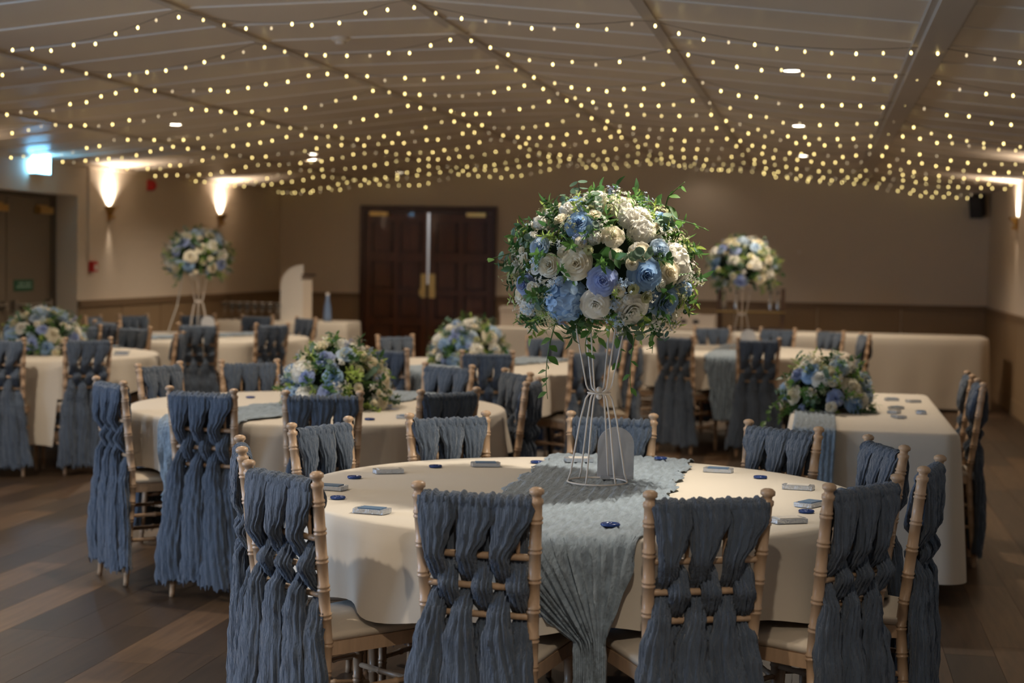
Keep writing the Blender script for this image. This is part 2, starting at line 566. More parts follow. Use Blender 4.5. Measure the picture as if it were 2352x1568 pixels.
struct('floor_corridor', MB().box(-6.3, -3.4, YB + 0.2, YB + 1.7, -0.1, 0.0), M['dado'], 'corridor floor beyond the double doors')
cl = bpy.data.lights.new('corridor_daylight', 'AREA')
cl.size = 0.9
cl.energy = 12
cl.color = (0.72, 0.82, 1.0)
clo = bpy.data.objects.new('corridor_daylight', cl)
clo.location = (-5.0, YB + 0.9, 2.55)
COL.objects.link(clo)

# ------------------------------------------------------------------ exit doors in the recess of the left wall
xr = XL - RECD
d2 = struct('door_2', MB().box(xr, xr + 0.04, REC0, 12.62, 0, RECZ).box(xr, xr + 0.04, 14.34, REC1, 0, RECZ)
            .box(xr, xr + 0.04, 12.62, 14.34, 1.97, RECZ), M['exitframe'], 'brown exit doors set back in the left wall')
for a, b in ((12.63, 13.47), (13.49, 14.33)):
    lf = obj('door_leaf', MB().box(xr, xr + 0.03, a, b, 0.01, 1.965), M['exitdoor'], d2)
    obj('door_closer', MB().box(xr + 0.03, xr + 0.09, b - 0.32, b - 0.06, 1.82, 1.88).box(xr + 0.03, xr + 0.05, b - 0.3, b - 0.08, 1.885, 1.9), M['brass'], lf)
    obj('push_bar', MB().tube([(xr + 0.08, a + 0.08, 1.0), (xr + 0.08, b - 0.08, 1.0)], 0.014).box(xr + 0.03, xr + 0.085, a + 0.06, a + 0.1, 0.96, 1.04)
        .box(xr + 0.03, xr + 0.085, b - 0.1, b - 0.06, 0.96, 1.04), M['steel'], lf)
sg = tag(obj('door_sign', MB().box(xr + 0.03, xr + 0.036, 13.62, 13.98, 1.12, 1.22), M['green']), 'small dark green notice on the recessed exit door', 'sign')
for k, (a, b) in enumerate(((13.70, 13.80), (13.82, 13.93), (13.66, 13.94))):
    z = 1.19 if k < 2 else 1.16
    obj('lettering', MB().box(xr + 0.036, xr + 0.0365, a, b, z - 0.010, z + 0.004), M['greylit'], sg)

# lit exit sign above the recess
es = thing('exit_sign', 'glowing blue-white exit sign above the recessed doors', 'sign', (XL, 13.6, 2.155))
obj('housing', MB().box(0.0, 0.07, -0.13, 0.13, 0.0, 0.16), M['white'], es)
obj('lit_face', MB().box(0.07, 0.075, -0.122, 0.122, 0.008, 0.152), M['exitglow'], es)
obj('lit_face', MB().box(0.004, 0.066, -0.134, -0.13, 0.008, 0.152), M['exitglow'], es)

# alarm devices
ab = thing('alarm_sounder', 'red fire alarm sounder high on the left wall', 'alarm', (XL, 16.1, 2.17))
obj('backplate', MB().box(0, 0.02, -0.06, 0.06, -0.055, 0.055), M['red'], ab)
obj('dome', MB().lathe([(0.055, 0.0), (0.05, 0.03), (0.03, 0.05), (0.001, 0.055)], 14).xform(Matrix.Rotation(PI / 2, 4, 'Y') @ Matrix.Identity(4)), M['red'], ab, True, loc=(0.02, 0, 0))
cp = thing('call_point', 'red fire call point under a white conduit', 'alarm', (XL, 14.72, 1.34))
obj('backbox', MB().box(0, 0.05, -0.05, 0.05, -0.05, 0.05), M['red'], cp)
obj('glass_plate', MB().box(0.05, 0.053, -0.03, 0.03, -0.03, 0.02), M['white'], cp)
cd = thing('conduit', 'thin white conduit running down to the call point', 'conduit', (XL, 14.64, 1.39))
obj('trunking', MB().box(0, 0.025, -0.012, 0.012, 0, 0.9), M['wall'], cd)
for z in (0.15, 0.55):
    obj('clip', MB().box(0, 0.03, -0.018, 0.018, z, z + 0.02), M['wall'], cd)
sp = thing('loudspeaker', 'small black loudspeaker high in the back right corner', 'speaker', (1.80, YB, 2.19))
c_ = MB().box(-0.07, 0.07, -0.09, 0.09, -0.13, 0.13)
obj('cabinet', c_, M['black'], sp, loc=(0, -0.17, 0), rot=(0.25, 0, -0.4))
obj('grille', MB().box(-0.058, 0.058, -0.098, -0.09, -0.115, 0.115), M['black'], sp, loc=(0, -0.17, 0), rot=(0.25, 0, -0.4))
obj('bracket', MB().box(-0.02, 0.02, -0.1, 0, -0.015, 0.015).box(-0.04, 0.04, -0.012, 0, -0.06, 0.06), M['black'], sp)
th = thing('wall_thermostat', 'small pale thermostat on the back wall', 'thermostat', (-0.25, YB, 1.60))
obj('case', MB().box(-0.04, 0.04, -0.025, 0, -0.06, 0.06), M['wall'], th)
obj('dial', MB().lathe([(0.02, 0), (0.018, 0.01), (0.001, 0.01)], 12).xform(Matrix.Rotation(PI / 2, 4, 'X')), M['white'], th, loc=(0, -0.025, 0.02))
sd = thing('smoke_detector', 'pale round smoke detector on the ceiling panels', 'detector', (-2.67, 9.0, ceil_z(-2.67)))
obj('base', MB().lathe([(0.055, 0.0), (0.055, -0.015), (0.04, -0.03), (0.001, -0.03)], 18), M['ceil'], sd, True)
obj('chamber', MB().lathe([(0.03, -0.03), (0.03, -0.045), (0.001, -0.048)], 14), M['ceil'], sd, True)


# ------------------------------------------------------------------ recessed downlights with their lamps
def downlight(x, y, label, watt=DOWNLIGHT_W, cone=2.55, aim=None):
    z = ceil_z(x)
    t = thing('downlight', label, 'light', (x, y, z), 0, 'recessed ceiling downlights')
    obj('trim_ring', MB().lathe([(0.045, 0.004), (0.062, 0.002), (0.06, -0.008), (0.046, -0.006), (0.045, 0.004)], 20), M['white'], t, True)
    obj('lamp_glass', MB().lathe([(0.001, -0.004), (0.045, -0.004)], 20), M['lamp'], t)
    ld = bpy.data.lights.new('downlight_lamp', 'SPOT')
    ld.energy = watt
    ld.color = (1.0, 0.86, 0.69)
    ld.spot_size = cone
    ld.spot_blend = 0.75
    ld.shadow_soft_size = 0.035
    lo = bpy.data.objects.new('downlight_lamp', ld)
    lo.location = (0, 0, -0.03)
    if aim:      # tilted eyeball fitting turned towards the flowers
        ld.spot_blend = 1.0
        ld.color = (1.0, 0.91, 0.77)
        lo.rotation_euler = (Vector(aim) - Vector((x, y, z))).to_track_quat('-Z', 'Y').to_euler()
    lo.parent = t
    COL.objects.link(lo)


DLS = [(-2.63, 10.7, 'bright downlight above the table with the centre-back low flowers'),
       (-5.01, 12.37, 'bright downlight nearest the lit exit sign'),
       (-2.61, 14.29, 'bright downlight in the middle row, second from the front'),
       (-5.01, 15.96, 'bright downlight above the back left tall flowers'),
       (-2.59, 17.78, 'bright downlight in the middle row, farthest from the camera'),
       (-1.43, 19.90, 'bright downlight hard against the back wall right of the doors'),
       (-0.18, 9.39, 'bright downlight in the right row, nearest the camera'),
       (-0.19, 13.17, 'bright downlight in the right row above the tall pale flowers'),
       (-0.19, 16.84, 'bright downlight in the right row above the long covered table'),
       (-5.0, 19.39, 'dim downlight in front of the double doors')]
for x, y, l in DLS:
    downlight(x, y, l, DOWNLIGHT_W * (0.02 if y > 19 else 1.0))
for x, y, l in ((-0.15, 5.42, 'downlight above the nearest round table'), (-2.61, 7.0, 'downlight above the second round table'),
                (-5.0, 8.75, 'downlight above the open floor on the left'), (-5.0, 5.1, 'downlight left of the camera, nearer the windows'),
                (-2.61, 3.4, 'downlight left of the camera in the middle row'), (-0.19, 1.9, 'downlight just in front of the camera'),
                (-2.61, -0.2, 'downlight behind the camera in the middle row'), (-0.19, -1.7, 'downlight behind the camera on the right'),
                (-5.0, 1.5, 'downlight behind the camera on the left')):
    if y == 5.42:
        downlight(x, y, l, DOWNLIGHT_W * 1.6, 1.5, (-0.69, 5.29, 1.48))
    else:
        downlight(x, y, l, DOWNLIGHT_W * (0.92 if y < 5.2 else 1.0))


# ------------------------------------------------------------------ wall lights
def sconce(x, y, z, side, label):
    t = thing('wall_light', label, 'light', (x, y, z), 0 if side > 0 else PI, 'brass wall uplighters')
    a0, a1 = -PI / 2, PI / 2
    obj('shade', MB().lathe([(0.032, -0.085), (0.04, -0.07), (0.066, -0.03), (0.098, -0.004), (0.10, 0.0), (0.094, 0.0), (0.06, -0.028), (0.034, -0.06)], 16, (0, 0, 0), a0, a1), M['brass'], t, True)
    obj('backplate', MB().box(0, 0.008, -0.035, 0.035, -0.14, 0.0), M['brass'], t)
    obj('lower_collar', MB().lathe([(0.032, -0.085), (0.034, -0.10), (0.026, -0.115), (0.02, -0.115), (0.02, -0.09)], 14, (0.03, 0, 0)), M['brass'], t, True)
    obj('bulb', MB().ball((0.03, 0, -0.02), 0.018, 10, 8), M['lampglow'], t, True)
    ld = bpy.data.lights.new('wall_light_lamp', 'AREA')
    ld.shape = 'DISK'
    ld.size = 0.11
    ld.energy = SCONCE_W
    ld.color = (1.0, 0.84, 0.68)
    ld.spread = 2.2
    lo = bpy.data.objects.new('wall_light_lamp', ld)
    lo.location = (0.062, 0, 0.004)
    lo.rotation_euler = (PI, 0, 0)
    lo.parent = t
    COL.objects.link(lo)
    ld = bpy.data.lights.new('wall_light_lamp', 'SPOT')
    ld.energy = 5.0
    ld.color = (1.0, 0.84, 0.68)
    ld.spot_size = 0.8
    ld.spot_blend = 0.9
    ld.shadow_soft_size = 0.02
    lo = bpy.data.objects.new('wall_light_lamp', ld)
    lo.location = (0.05, 0, -0.12)
    lo.parent = t
    COL.objects.link(lo)


sconce(XL, 15.12, 1.92, 1, 'brass wall uplighter on the left wall nearest the exit doors')
sconce(XL, 18.15, 1.93, 1, 'brass wall uplighter on the left wall behind the tall flowers')
sconce(XR, 17.45, 1.98, -1, 'brass wall uplighter on the right wall at the picture edge')
sconce(XL, 11.5, 1.92, 1, 'brass wall uplighter before the recessed exit doors')
sconce(XR, 14.0, 1.96, -1, 'brass wall uplighter on the right wall nearer the camera')

# ------------------------------------------------------------------ chairs
RECL = [(0.0, 0.150, -0.232), (0.45, 0.137, -0.196), (0.915, 0.1565, -0.252)]


def post_xy(z, s):
    for (za, xa, ya), (zb, xb, yb) in zip(RECL, RECL[1:]):
        if z <= zb:
            q = (z - za) / (zb - za)
            return s * (xa + (xb - xa) * q), ya + (yb - ya) * q
    return s * RECL[-1][1], RECL[-1][2]


def back_y(z):
    return post_xy(z, 1)[1]


def ringed(zs, base, rings):
    out = []
    for z in zs:
        out.append((z, base(z)))
    for r in rings:
        for dz, k in ((-0.0115, 1.0), (-0.009, 1.16), (-0.006, 1.16), (-0.0035, 0.96), (-0.001, 1.0), (0.002, 1.16), (0.005, 1.16), (0.0075, 1.0)):
            out.append((r + dz, base(r) * k))
    out.sort()
    return out


def post_mesh(s):
    rings = [0.06 + 0.0775 * i for i in range(11)]
    base = lambda z: 0.0115 + 0.0045 * min(1, z / 0.35) if z < 0.5 else 0.016
    sec = ringed([0.0, 0.02], base, rings) + [(0.872, 0.0155), (0.878, 0.0185), (0.886, 0.0185), (0.890, 0.013), (0.898, 0.013), (0.903, 0.0195), (0.911, 0.0195), (0.917, 0.012), (0.919, 0.002)]
    pts = [(*post_xy(z, s), z) for z, r in sec]
    return MB().tube(pts, [r for z, r in sec], 10).mesh('back_post', M['wood'], True)


def leg_mesh(s):
    base = lambda z: 0.011 + 0.006 * z / 0.44
    sec = ringed([0.0, 0.43], base, [0.08, 0.16, 0.24, 0.32, 0.40])
    return MB().tube([(s * (0.160 - 0.004 * z), 0.15 - 0.01 * z, z) for z, r in sec], [r for z, r in sec], 10).mesh('front_leg', M['wood'], True)


def trapz(mb, z0, z1, grow=0.0, bulge=0.0):
    poly = []
    pts = [(-0.15 - grow, -0.205 - grow * 0.2), (0.15 + grow, -0.205 - grow * 0.2), (0.178 + grow, 0.168 + grow), (-0.178 - grow, 0.168 + grow)]
    n = len(pts)
    rad = 0.03
    for i in range(n):
        p, a, b = Vector(pts[i]), Vector(pts[i - 1]), Vector(pts[(i + 1) % n])
        u, w = (a - p).normalized(), (b - p).normalized()
        for q in (0, 0.25, 0.5, 0.75, 1):
            e = p + u * rad * (1 - q) ** 2 + w * rad * q ** 2
            poly.append(e)
    c = Vector((0, 0))
    k = len(poly)
    if bulge:
        levels = [(0.97, z0), (1.0, z0 + 0.35 * (z1 - z0)), (0.985, z0 + 0.7 * (z1 - z0)), (0.9, z1 - 0.006), (0.6, z1 + bulge * 0.7), (0.05, z1 + bulge)]
    else:
        levels = [(1.0, z0), (1.0, z1)]
    v, f = [], []
    for sc, z in levels:
        v += [(e.x * sc, e.y * sc, z) for e in poly]
    for i in range(len(levels) - 1):
        f += [(i * k + j, i * k + (j + 1) % k, (i + 1) * k + (j + 1) % k, (i + 1) * k + j) for j in range(k)]
    f.append(tuple(reversed(range(k))))
    f.append(tuple(range((len(levels) - 1) * k, len(levels) * k)))
    return mb.add(v, f)


def rail_mesh(name, z, r):
    y = back_y(z)
    xx = post_xy(z, 1)[0]
    n = 10
    return MB().tube([(-xx + 2 * xx * i / n, y - 0.006 * math.sin(PI * i / n), z) for i in range(n + 1)], r, 8).mesh(name, M['wood'], True)


RZ = (0.735, 0.655, 0.580)
ME = {'post': (post_mesh(-1), post_mesh(1)), 'leg': (leg_mesh(-1), leg_mesh(1)),
      'frame': trapz(MB(), 0.415, 0.452).mesh('seat_frame', M['wood']),
      'cush': trapz(MB(), 0.453, 0.482, 0.002, 0.012).mesh('seat_cushion', M['cush'], True),
      'top': rail_mesh('top_rail', 0.868, 0.013),
      'rails': [rail_mesh('back_rail', z, 0.0095) for z in RZ]}


def spindle_mesh(x):
    z0, z1 = 0.735, 0.868
    sec = [(z0, 0.005), (0.76, 0.0062), (0.785, 0.0062), (0.788, 0.0085), (0.793, 0.0085), (0.796, 0.006), (0.83, 0.0062), (z1, 0.005)]
    return MB().tube([(x, back_y(z), z) for z, r in sec], [r for z, r in sec], 8).mesh('spindle', M['wood'], True)


ME['spin'] = [spindle_mesh(x) for x in (-0.105, -0.05, 0.05, 0.105)]
ST = []
for s in (-1, 1):
    for z in (0.20, 0.31):
        ST.append(((s * (0.160 - 0.004 * z), 0.15 - 0.01 * z, z), (*post_xy(z, s), z)))
for z in (0.17, 0.28):
    ST.append(((-0.158, 0.148, z), (0.158, 0.148, z)))
ST.append(((-post_xy(0.24, 1)[0], back_y(0.24), 0.24), (post_xy(0.24, 1)[0], back_y(0.24), 0.24)))
ME['str'] = []
for a, b in ST:
    a, b = Vector(a), Vector(b)
    pts = [a.lerp(b, q) for q in (0, 0.3, 0.31, 0.33, 0.34, 0.66, 0.67, 0.69, 0.70, 1)]
    ME['str'].append(MB().tube(pts, [0.008, 0.009, 0.0115, 0.0115, 0.009, 0.009, 0.0115, 0.0115, 0.009, 0.008], 8).mesh('stretcher', M['wood'], True))


def lerp_keys(keys, t):
    for a, b in zip(keys, keys[1:]):
        if t <= b[0]:
            q = (t - a[0]) / (b[0] - a[0])
            q = q * q * (3 - 2 * q)
            return [u + (w - u) * q for u, w in zip(a[1:], b[1:])]
    return list(keys[-1][1:])


def strand_mesh(k, front, seed):
    """one bunch of crinkled gauze: (z-param, x, y offset from the back plane, width, thickness)"""
    r = random.Random(seed)
    j = lambda a: r.uniform(-a, a)
    xt = (-0.098, 0.0, 0.098)[k]
    xa = (-0.108, -0.024, 0.068)[k] + j(0.006)
    xb = (-0.068, 0.018, 0.104)[k] + j(0.006)
    zend = 0.055 + r.uniform(0, 0.05)
    if not front:
        keys = [(0.885, xt, -0.012, 0.112, 0.020), (0.84, xt + j(0.004), -0.022, 0.104, 0.024), (0.785, (xt + xa) / 2, -0.026, 0.074, 0.030), (0.735, xa, -0.029, 0.047, 0.036),
                (0.70, xa + 0.004, -0.014, 0.046, 0.034), (0.655, xa + 0.006, 0.014, 0.040, 0.028), (0.62, xa - 0.002, -0.010, 0.044, 0.034), (0.58, xa - 0.006, -0.032, 0.052, 0.038),
                (0.52, xa - 0.012, -0.040, 0.084, 0.044), (0.40, xa * 1.12 - 0.006, -0.054, 0.104, 0.050), (0.22, xa * 1.2 - 0.01 + j(0.012), -0.056, 0.122, 0.052),
                (zend, xa * 1.25 - 0.012 + j(0.02), -0.056 + j(0.012), 0.135, 0.046)]
    else:
        keys = [(0.885, xt, 0.012, 0.110, 0.020), (0.84, xt + j(0.004), 0.022, 0.096, 0.024), (0.79, xt * 0.95, 0.024, 0.066, 0.030), (0.735, (xt + xb) / 2, 0.022, 0.046, 0.030),
                (0.695, xb, -0.006, 0.046, 0.034), (0.655, xb, -0.031, 0.050, 0.034), (0.615, xb + 0.002, -0.014, 0.044, 0.032), (0.58, xb + 0.004, 0.014, 0.040, 0.028),
                (0.53, xb + 0.006, -0.010, 0.062, 0.036), (0.46, xb + 0.006, -0.036, 0.082, 0.042), (0.36, xb * 1.1 + 0.006, -0.040, 0.100, 0.046),
                (0.2, xb * 1.16 + 0.008 + j(0.012), -0.042, 0.114, 0.05), (zend, xb * 1.2 + 0.01 + j(0.02), -0.042 + j(0.012), 0.125, 0.045)]
    keys = [(-z, *q) for z, *q in keys]
    NV, NS = 62, 52
    p = [r.uniform(0, 6.28) for _ in range(8)]
    v, f = [], []
    for i in range(NV + 1):
        t = -0.885 + (0.885 - zend) * i / NV
        x, yo, w, th = lerp_keys(keys, t)
        z = -t
        zz = max(z, 0.0)
        y = back_y(min(zz, 0.915)) + yo if zz > 0.45 else back_y(0.45) - 0.002 + yo
        env = 0.6 + 0.4 * min(1, (0.885 - z) / 0.12)
        for q in range(NS):
            an = 2 * PI * q / NS
            ca, sa = math.cos(an), math.sin(an)
            s1 = math.sin(5.5 * an + p[0] + 1.6 * math.sin(9 * z + p[1]))
            s2 = math.sin(9.5 * an + p[2] + 1.9 * math.sin(13 * z + p[3]))
            rip = env * (0.0098 * (0.55 - abs(s1)) + 0.0072 * (0.5 - abs(s2)) + 0.0012 * math.sin(70 * z + p[4] + 5 * an))
            ex = (w / 2 + rip) * ca
            ey = (th / 2 + rip * 0.9) * (1 if sa >= 0 else -1) * abs(sa) ** 0.8
            dz = 0.0
            if i == NV:
                dz = r.uniform(-0.02, 0.025)
            v.append((x + ex + 0.004 * math.sin(14 * z + p[5]), y + ey + 0.003 * math.sin(11 * z + p[6]), z + dz))
    for i in range(NV):
        for q in range(NS):
            q2 = (q + 1) % NS
            f.append((i * NS + q, (i + 1) * NS + q, (i + 1) * NS + q2, i * NS + q2))
    f.append(tuple(range(NS)))
    return MB().add(v, f).mesh('sash_strand', M['sash'], True)


def cap_mesh(seed):
    r = random.Random(seed)
    p = [r.uniform(0, 6.28) for _ in range(6)]

    def fn(u, v):
        x = (u - 0.5) * 0.294
        a = (v - 0.5) * 2          # -1 front .. 1 back
        yb = back_y(0.868)
        rip = 0.0028 * math.sin(u * 75 + p[0] + 1.2 * math.sin(3 * a + p[1])) + 0.002 * math.sin(u * 121 + p[2] + a * 2) + 0.0018 * math.sin(u * 23 + p[3])
        rr = 0.0235 + rip
        if abs(a) < 0.55:
            an = a / 0.55 * PI / 2
            return (x, yb - rr * math.sin(an), 0.872 + rr * math.cos(an))
        q = (abs(a) - 0.55) / 0.45
        sg = -1 if a > 0 else 1
        return (x, yb + sg * (rr - 0.013 * q), 0.872 - (0.024 + 0.006 * math.sin(u * 9.4 + p[4])) * q)

    return MB().grid(fn, 90, 16).mesh('sash', M['sash'], True)


SASH = []
for sd_ in range(3):
    SASH.append((cap_mesh(100 + sd_), [strand_mesh(k, fr, 10 * sd_ + k * 2 + fr + 31) for fr in (0, 1) for k in range(3)]))
nch = [0]


def chair(x, y, rz, label, group):
    t = thing('banquet_chair', label, 'chair', (x, y, 0), rz, group)
    for i in (0, 1):
        put('back_post', ME['post'][i], t)
        put('front_leg', ME['leg'][i], t)
    put('seat_frame', ME['frame'], t)
    put('seat_cushion', ME['cush'], t)['label'] = 'ivory seat cushion'
    put('top_rail', ME['top'], t)
    for m in ME['rails']:
        put('back_rail', m, t)
    for m in ME['spin']:
        put('spindle', m, t)
    for m in ME['str']:
        put('stretcher', m, t)
    cap, strands = SASH[nch[0] % 3]
    nch[0] += 1
    s = put('sash', cap, t)
    s['label'] = 'dusty blue gauze sash woven through the chair back'
    for m in strands:
        put('sash_strand', m, s)
    return t


def chairs_round(c, lst, group, r0=1.06):
    for ang, r, label in lst:
        r = r or r0
        th_ = math.radians(ang)
        rr = r - 0.245
        chair(c[0] + rr * math.cos(th_), c[1] + rr * math.sin(th_), th_ + PI / 2 + math.radians(rnd.uniform(-3, 3)), label, group)


# ------------------------------------------------------------------ tables
TZ = 0.755


def round_table(c, label, cat='table'):
    t = thing('round_table', label, cat, (c[0], c[1], 0), 0, 'round banquet tables')
    obj('tabletop', MB().lathe([(0.001, 0.728), (0.895, 0.728), (0.905, 0.735), (0.905, 0.745), (0.897, 0.751), (0.001, 0.751)], 64), M['darkwood'], t)
    for s in (-1, 1):
        mb = MB()
        for q in (-1, 1):
            mb.tube([(s * 0.36, q * 0.34, 0.728), (s * 0.40, q * 0.34, 0.45), (s * 0.43, q * 0.37, 0.0)], 0.014, 8)
        mb.tube([(s * 0.40, -0.34, 0.45), (s * 0.40, 0.34, 0.45)], 0.010, 8)
        obj('leg_frame', mb, M['black'], t)
    return t


def round_cloth(c, th0, label, clamp=0.503, seed=1, nf=13, open_gap=None, side=2.29):
    R = 0.912
    r = random.Random(seed)
    p = [r.uniform(0, 6.28) for _ in range(6)]
    NA = 200
    v, f = [], []
    radii = [0.25, 0.5, 0.72, 0.85, 0.89]
    lev = []
    for a in radii:
        lev.append(('t', a))
    for q in (0.25, 0.6, 1.0):
        lev.append(('e', q))
    for q in range(1, 13):
        lev.append(('d', q / 12))
    v.append((0, 0, TZ))
    for kind, q in lev:
        for i in range(NA):
            th_ = 2 * PI * i / NA
            rel = th_ - th0
            rho = (side / 2) / max(abs(math.cos(rel)), abs(math.sin(rel)))
            drop = rho - R
            lim = TZ - clamp
            if open_gap and any(abs((th_ - g + PI) % (2 * PI) - PI) < w for g, w in open_gap):
                lim = TZ - 0.18
            lim += 0.012 * math.sin(nf * th_ + p[0])
            drop = min(drop, lim)
            if kind == 't':
                rad, z = q, TZ
            elif kind == 'e':
                an = q * PI / 2
                rad, z = R - 0.018 + 0.018 * math.sin(an), TZ - 0.018 * (1 - math.cos(an))
            else:
                amp = 0.038 * q ** 0.8
                fold = math.sin(nf * th_ + p[0] + 0.7 * math.sin(3 * th_ + p[1])) + 0.45 * math.sin((nf * 2 - 3) * th_ + p[2])
                rad = R + 0.006 + 0.014 * q + amp * fold * 0.8
                z = TZ - 0.018 - max(drop - 0.02, 0.05) * q
            v.append((rad * math.cos(th_), rad * math.sin(th_), z))
    f += [(0, 1 + i, 1 + (i + 1) % NA) for i in range(NA)]
    for k in range(len(lev) - 1):
        for i in range(NA):
            a = 1 + k * NA
            f.append((a + i, a + NA + i, a + NA + (i + 1) % NA, a + (i + 1) % NA))
    o = obj('tablecloth', MB().add(v, f), M['cloth'], None, True, loc=(c[0], c[1], 0))
    return tag(o, label, 'tablecloth', 'cream square cloths on the round tables')


def rect_cloth(x0, x1, y0, y1, label, hem=0.06, cr=0.06, seed=3, group=None):
    r = random.Random(seed)
    p = [r.uniform(0, 6.28) for _ in range(6)]
    hx, hy = (x1 - x0) / 2, (y1 - y0) / 2
    per = []

    def corner(cx, cy, a0):
        for q in range(9):
            a = a0 + PI / 2 * q / 8
            per.append((cx + cr * math.cos(a), cy + cr * math.sin(a), math.cos(a), math.sin(a)))

    def side(xa, ya, xb, yb, nx, ny, n):
        for i in range(1, n):
            q = i / n
            per.append((xa + (xb - xa) * q, ya + (yb - ya) * q, nx, ny))
    corner(hx - cr, hy - cr, 0)
    side(hx - cr, hy, -hx + cr, hy, 0, 1, int(hx / 0.03))
    corner(-hx + cr, hy - cr, PI / 2)
    side(-hx, hy - cr, -hx, -hy + cr, -1, 0, int(hy / 0.03))
    corner(-hx + cr, -hy + cr, PI)
    side(-hx + cr, -hy, hx - cr, -hy, 0, -1, int(hx / 0.03))
    corner(hx - cr, -hy + cr, 1.5 * PI)
    side(hx, -hy + cr, hx, hy - cr, 1, 0, int(hy / 0.03))
    N = len(per)
    v, f = [(0, 0, TZ)], []
    lev = [(-0.06, 0, 0.9), (-0.02, 0, 1), (-0.004, 0.004, 1), (0.006, 0.018, 1)] + [(None, q / 9, 1) for q in range(1, 10)]
    L = 0
    for off, dz, sc in lev:
        L = 0.0
        for i, (x, y, nx, ny) in enumerate(per):
            L += math.hypot(x - per[i - 1][0], y - per[i - 1][1]) if i else 0
            if off is None:
                q = dz
                fold = 0.010 * q * (math.sin(L * 7 + p[0]) + 0.6 * math.sin(L * 17 + p[1] + q))
                o_ = 0.010 + 0.03 * q + fold
                z = TZ - 0.018 - (TZ - 0.018 - hem) * q
            else:
                o_, z = off, TZ - dz
            v.append((x + nx * o_, y + ny * o_, z))
    f += [(0, 1 + i, 1 + (i + 1) % N) for i in range(N)]
    for k in range(len(lev) - 1):
        for i in range(N):
            a = 1 + k * N
            f.append((a + i, a + N + i, a + N + (i + 1) % N, a + (i + 1) % N))
    o = obj('tablecloth', MB().add(v, f), M['cloth'], None, True, loc=((x0 + x1) / 2, (y0 + y1) / 2, 0))
    return tag(o, label, 'tablecloth', group)


def rect_table(x0, x1, y0, y1, label):
    t = thing('trestle_table', label, 'table', ((x0 + x1) / 2, (y0 + y1) / 2, 0))
    hx, hy = (x1 - x0) / 2 - 0.05, (y1 - y0) / 2 - 0.05
    obj('tabletop', MB().box(-hx, hx, -hy, hy, 0.725, 0.75), M['darkwood'], t)
    for sx in (-1, 1):
        for sy in (-1, 1):
            obj('leg', MB().tube([(sx * (hx - 0.1), sy * (hy - 0.1), 0), (sx * (hx - 0.12), sy * (hy - 0.12), 0.725)], 0.016), M['black'], t)
    return t


def runner(c, ang, width, label, Rx=0.912, drop=(0.5, 0.5), taper=0.45, off=0.0, seed=5, pull=(0, 0), zc=TZ, reach=0.45, group='dusty blue gauze runners'):
    """gauze strip lying across a round top along direction ang and falling over both edges"""
    r = random.Random(seed)
    p = [r.uniform(0, 6.28) for _ in range(10)]
    NU, NV = 56, 150
    dx, dy = math.cos(ang), math.sin(ang)

    def fn(u, v):
        lat = (u - 0.5) * width + off
        edge = 0.010 * math.sin(v * 60 + p[0]) + 0.006 * math.sin(v * 141 + p[1])
        if u < 0.02 or u > 0.98:
            lat += edge
        Lc = math.sqrt(max(Rx * Rx - lat * lat, 0.05)) + 0.004
        tot = 2 * Lc + drop[0] + drop[1]
        s = v * tot - drop[0] - Lc
        cr = 0.0035 * math.sin(lat * 190 + p[2] + 2.2 * math.sin(s * 5 + p[3])) + 0.003 * math.sin(lat * 330 + p[4] + 1.5 * math.sin(s * 9 + p[5])) \
            + 0.0012 * math.sin(s * 31 + p[6] + lat * 90)
        if abs(s) <= Lc:
            q, z = s, zc + 0.009 + cr * 0.9
            la = lat
        else:
            sg = 1 if s > 0 else -1
            d = abs(s) - Lc
            k = min(1, d / reach)
            pl = pull[1] if sg > 0 else pull[0]
            la = off + (lat - off) * (1 - taper * k) + pl * k
            q = sg * (Lc * (1 - 0.0 * k) + 0.048 + cr * 3.0 - 0.03 * math.exp(-d * 40))
            if abs(lat) > 0.01:
                Ln = math.sqrt(max(Rx * Rx - la * la, 0.05))
                q = sg * (Ln + 0.052 + cr * 3.0 - 0.04 * math.exp(-d * 40))
            z = zc + 0.009 - d
        return (q * dx - la * dy, q * dy + la * dx, z)

    o = obj('table_runner', MB().grid(fn, NU, NV), M['runner'], None, True, loc=(c[0], c[1], 0))
    so = o.modifiers.new('thickness', 'SOLIDIFY')
    so.thickness = 0.002
    return tag(o, label, 'table runner', group)


T1, T2, T3, T4, T6, T7 = (-0.728, 5.176), (-2.38, 7.72), (-2.25, 11.05), (-0.65, 13.75), (-5.55, 11.0), (-5.3, 13.8)
round_table(T1, 'round folding table under the nearest cream cloth')
round_table(T2, 'round folding table under the second cloth with low flowers')
round_table(T3, 'round folding table in the middle of the hall')
round_table(T4, 'round folding table under the back right tall flowers')
round_table(T6, 'round folding table at the left picture edge')
round_table(T7, 'round folding table under the back left tall flowers')
round_cloth(T1, math.radians(-124 - 45), 'cream cloth on the nearest round table carrying the tall bright flowers', seed=11)
round_cloth(T2, 0.35, 'cream cloth on the second round table carrying low flowers', seed=12)
round_cloth(T3, 0.9, 'cream cloth on the round table in the middle of the hall', seed=13)
round_cloth(T4, 0.2, 'cream cloth on the back right round table with tall flowers', seed=14)
round_cloth(T6, math.radians(-58 - 45), 'cream cloth with a hanging corner on the left edge table', seed=15, open_gap=[(math.radians(302), 0.10), (math.radians(345), 0.12)])
round_cloth(T7, 0.6, 'cream cloth on the back left round table with tall flowers', seed=16)
runner(T1, PI / 2, 0.52, 'dusty blue gauze runner across the nearest round table', drop=(0.55, 0.3), taper=0.84, off=-0.03, pull=(-0.135, 0), seed=21, reach=0.27)
runner(T2, math.radians(72), 0.42, 'dusty blue gauze runner across the second round table', drop=(0.5, 0.3), taper=0.3, seed=22)
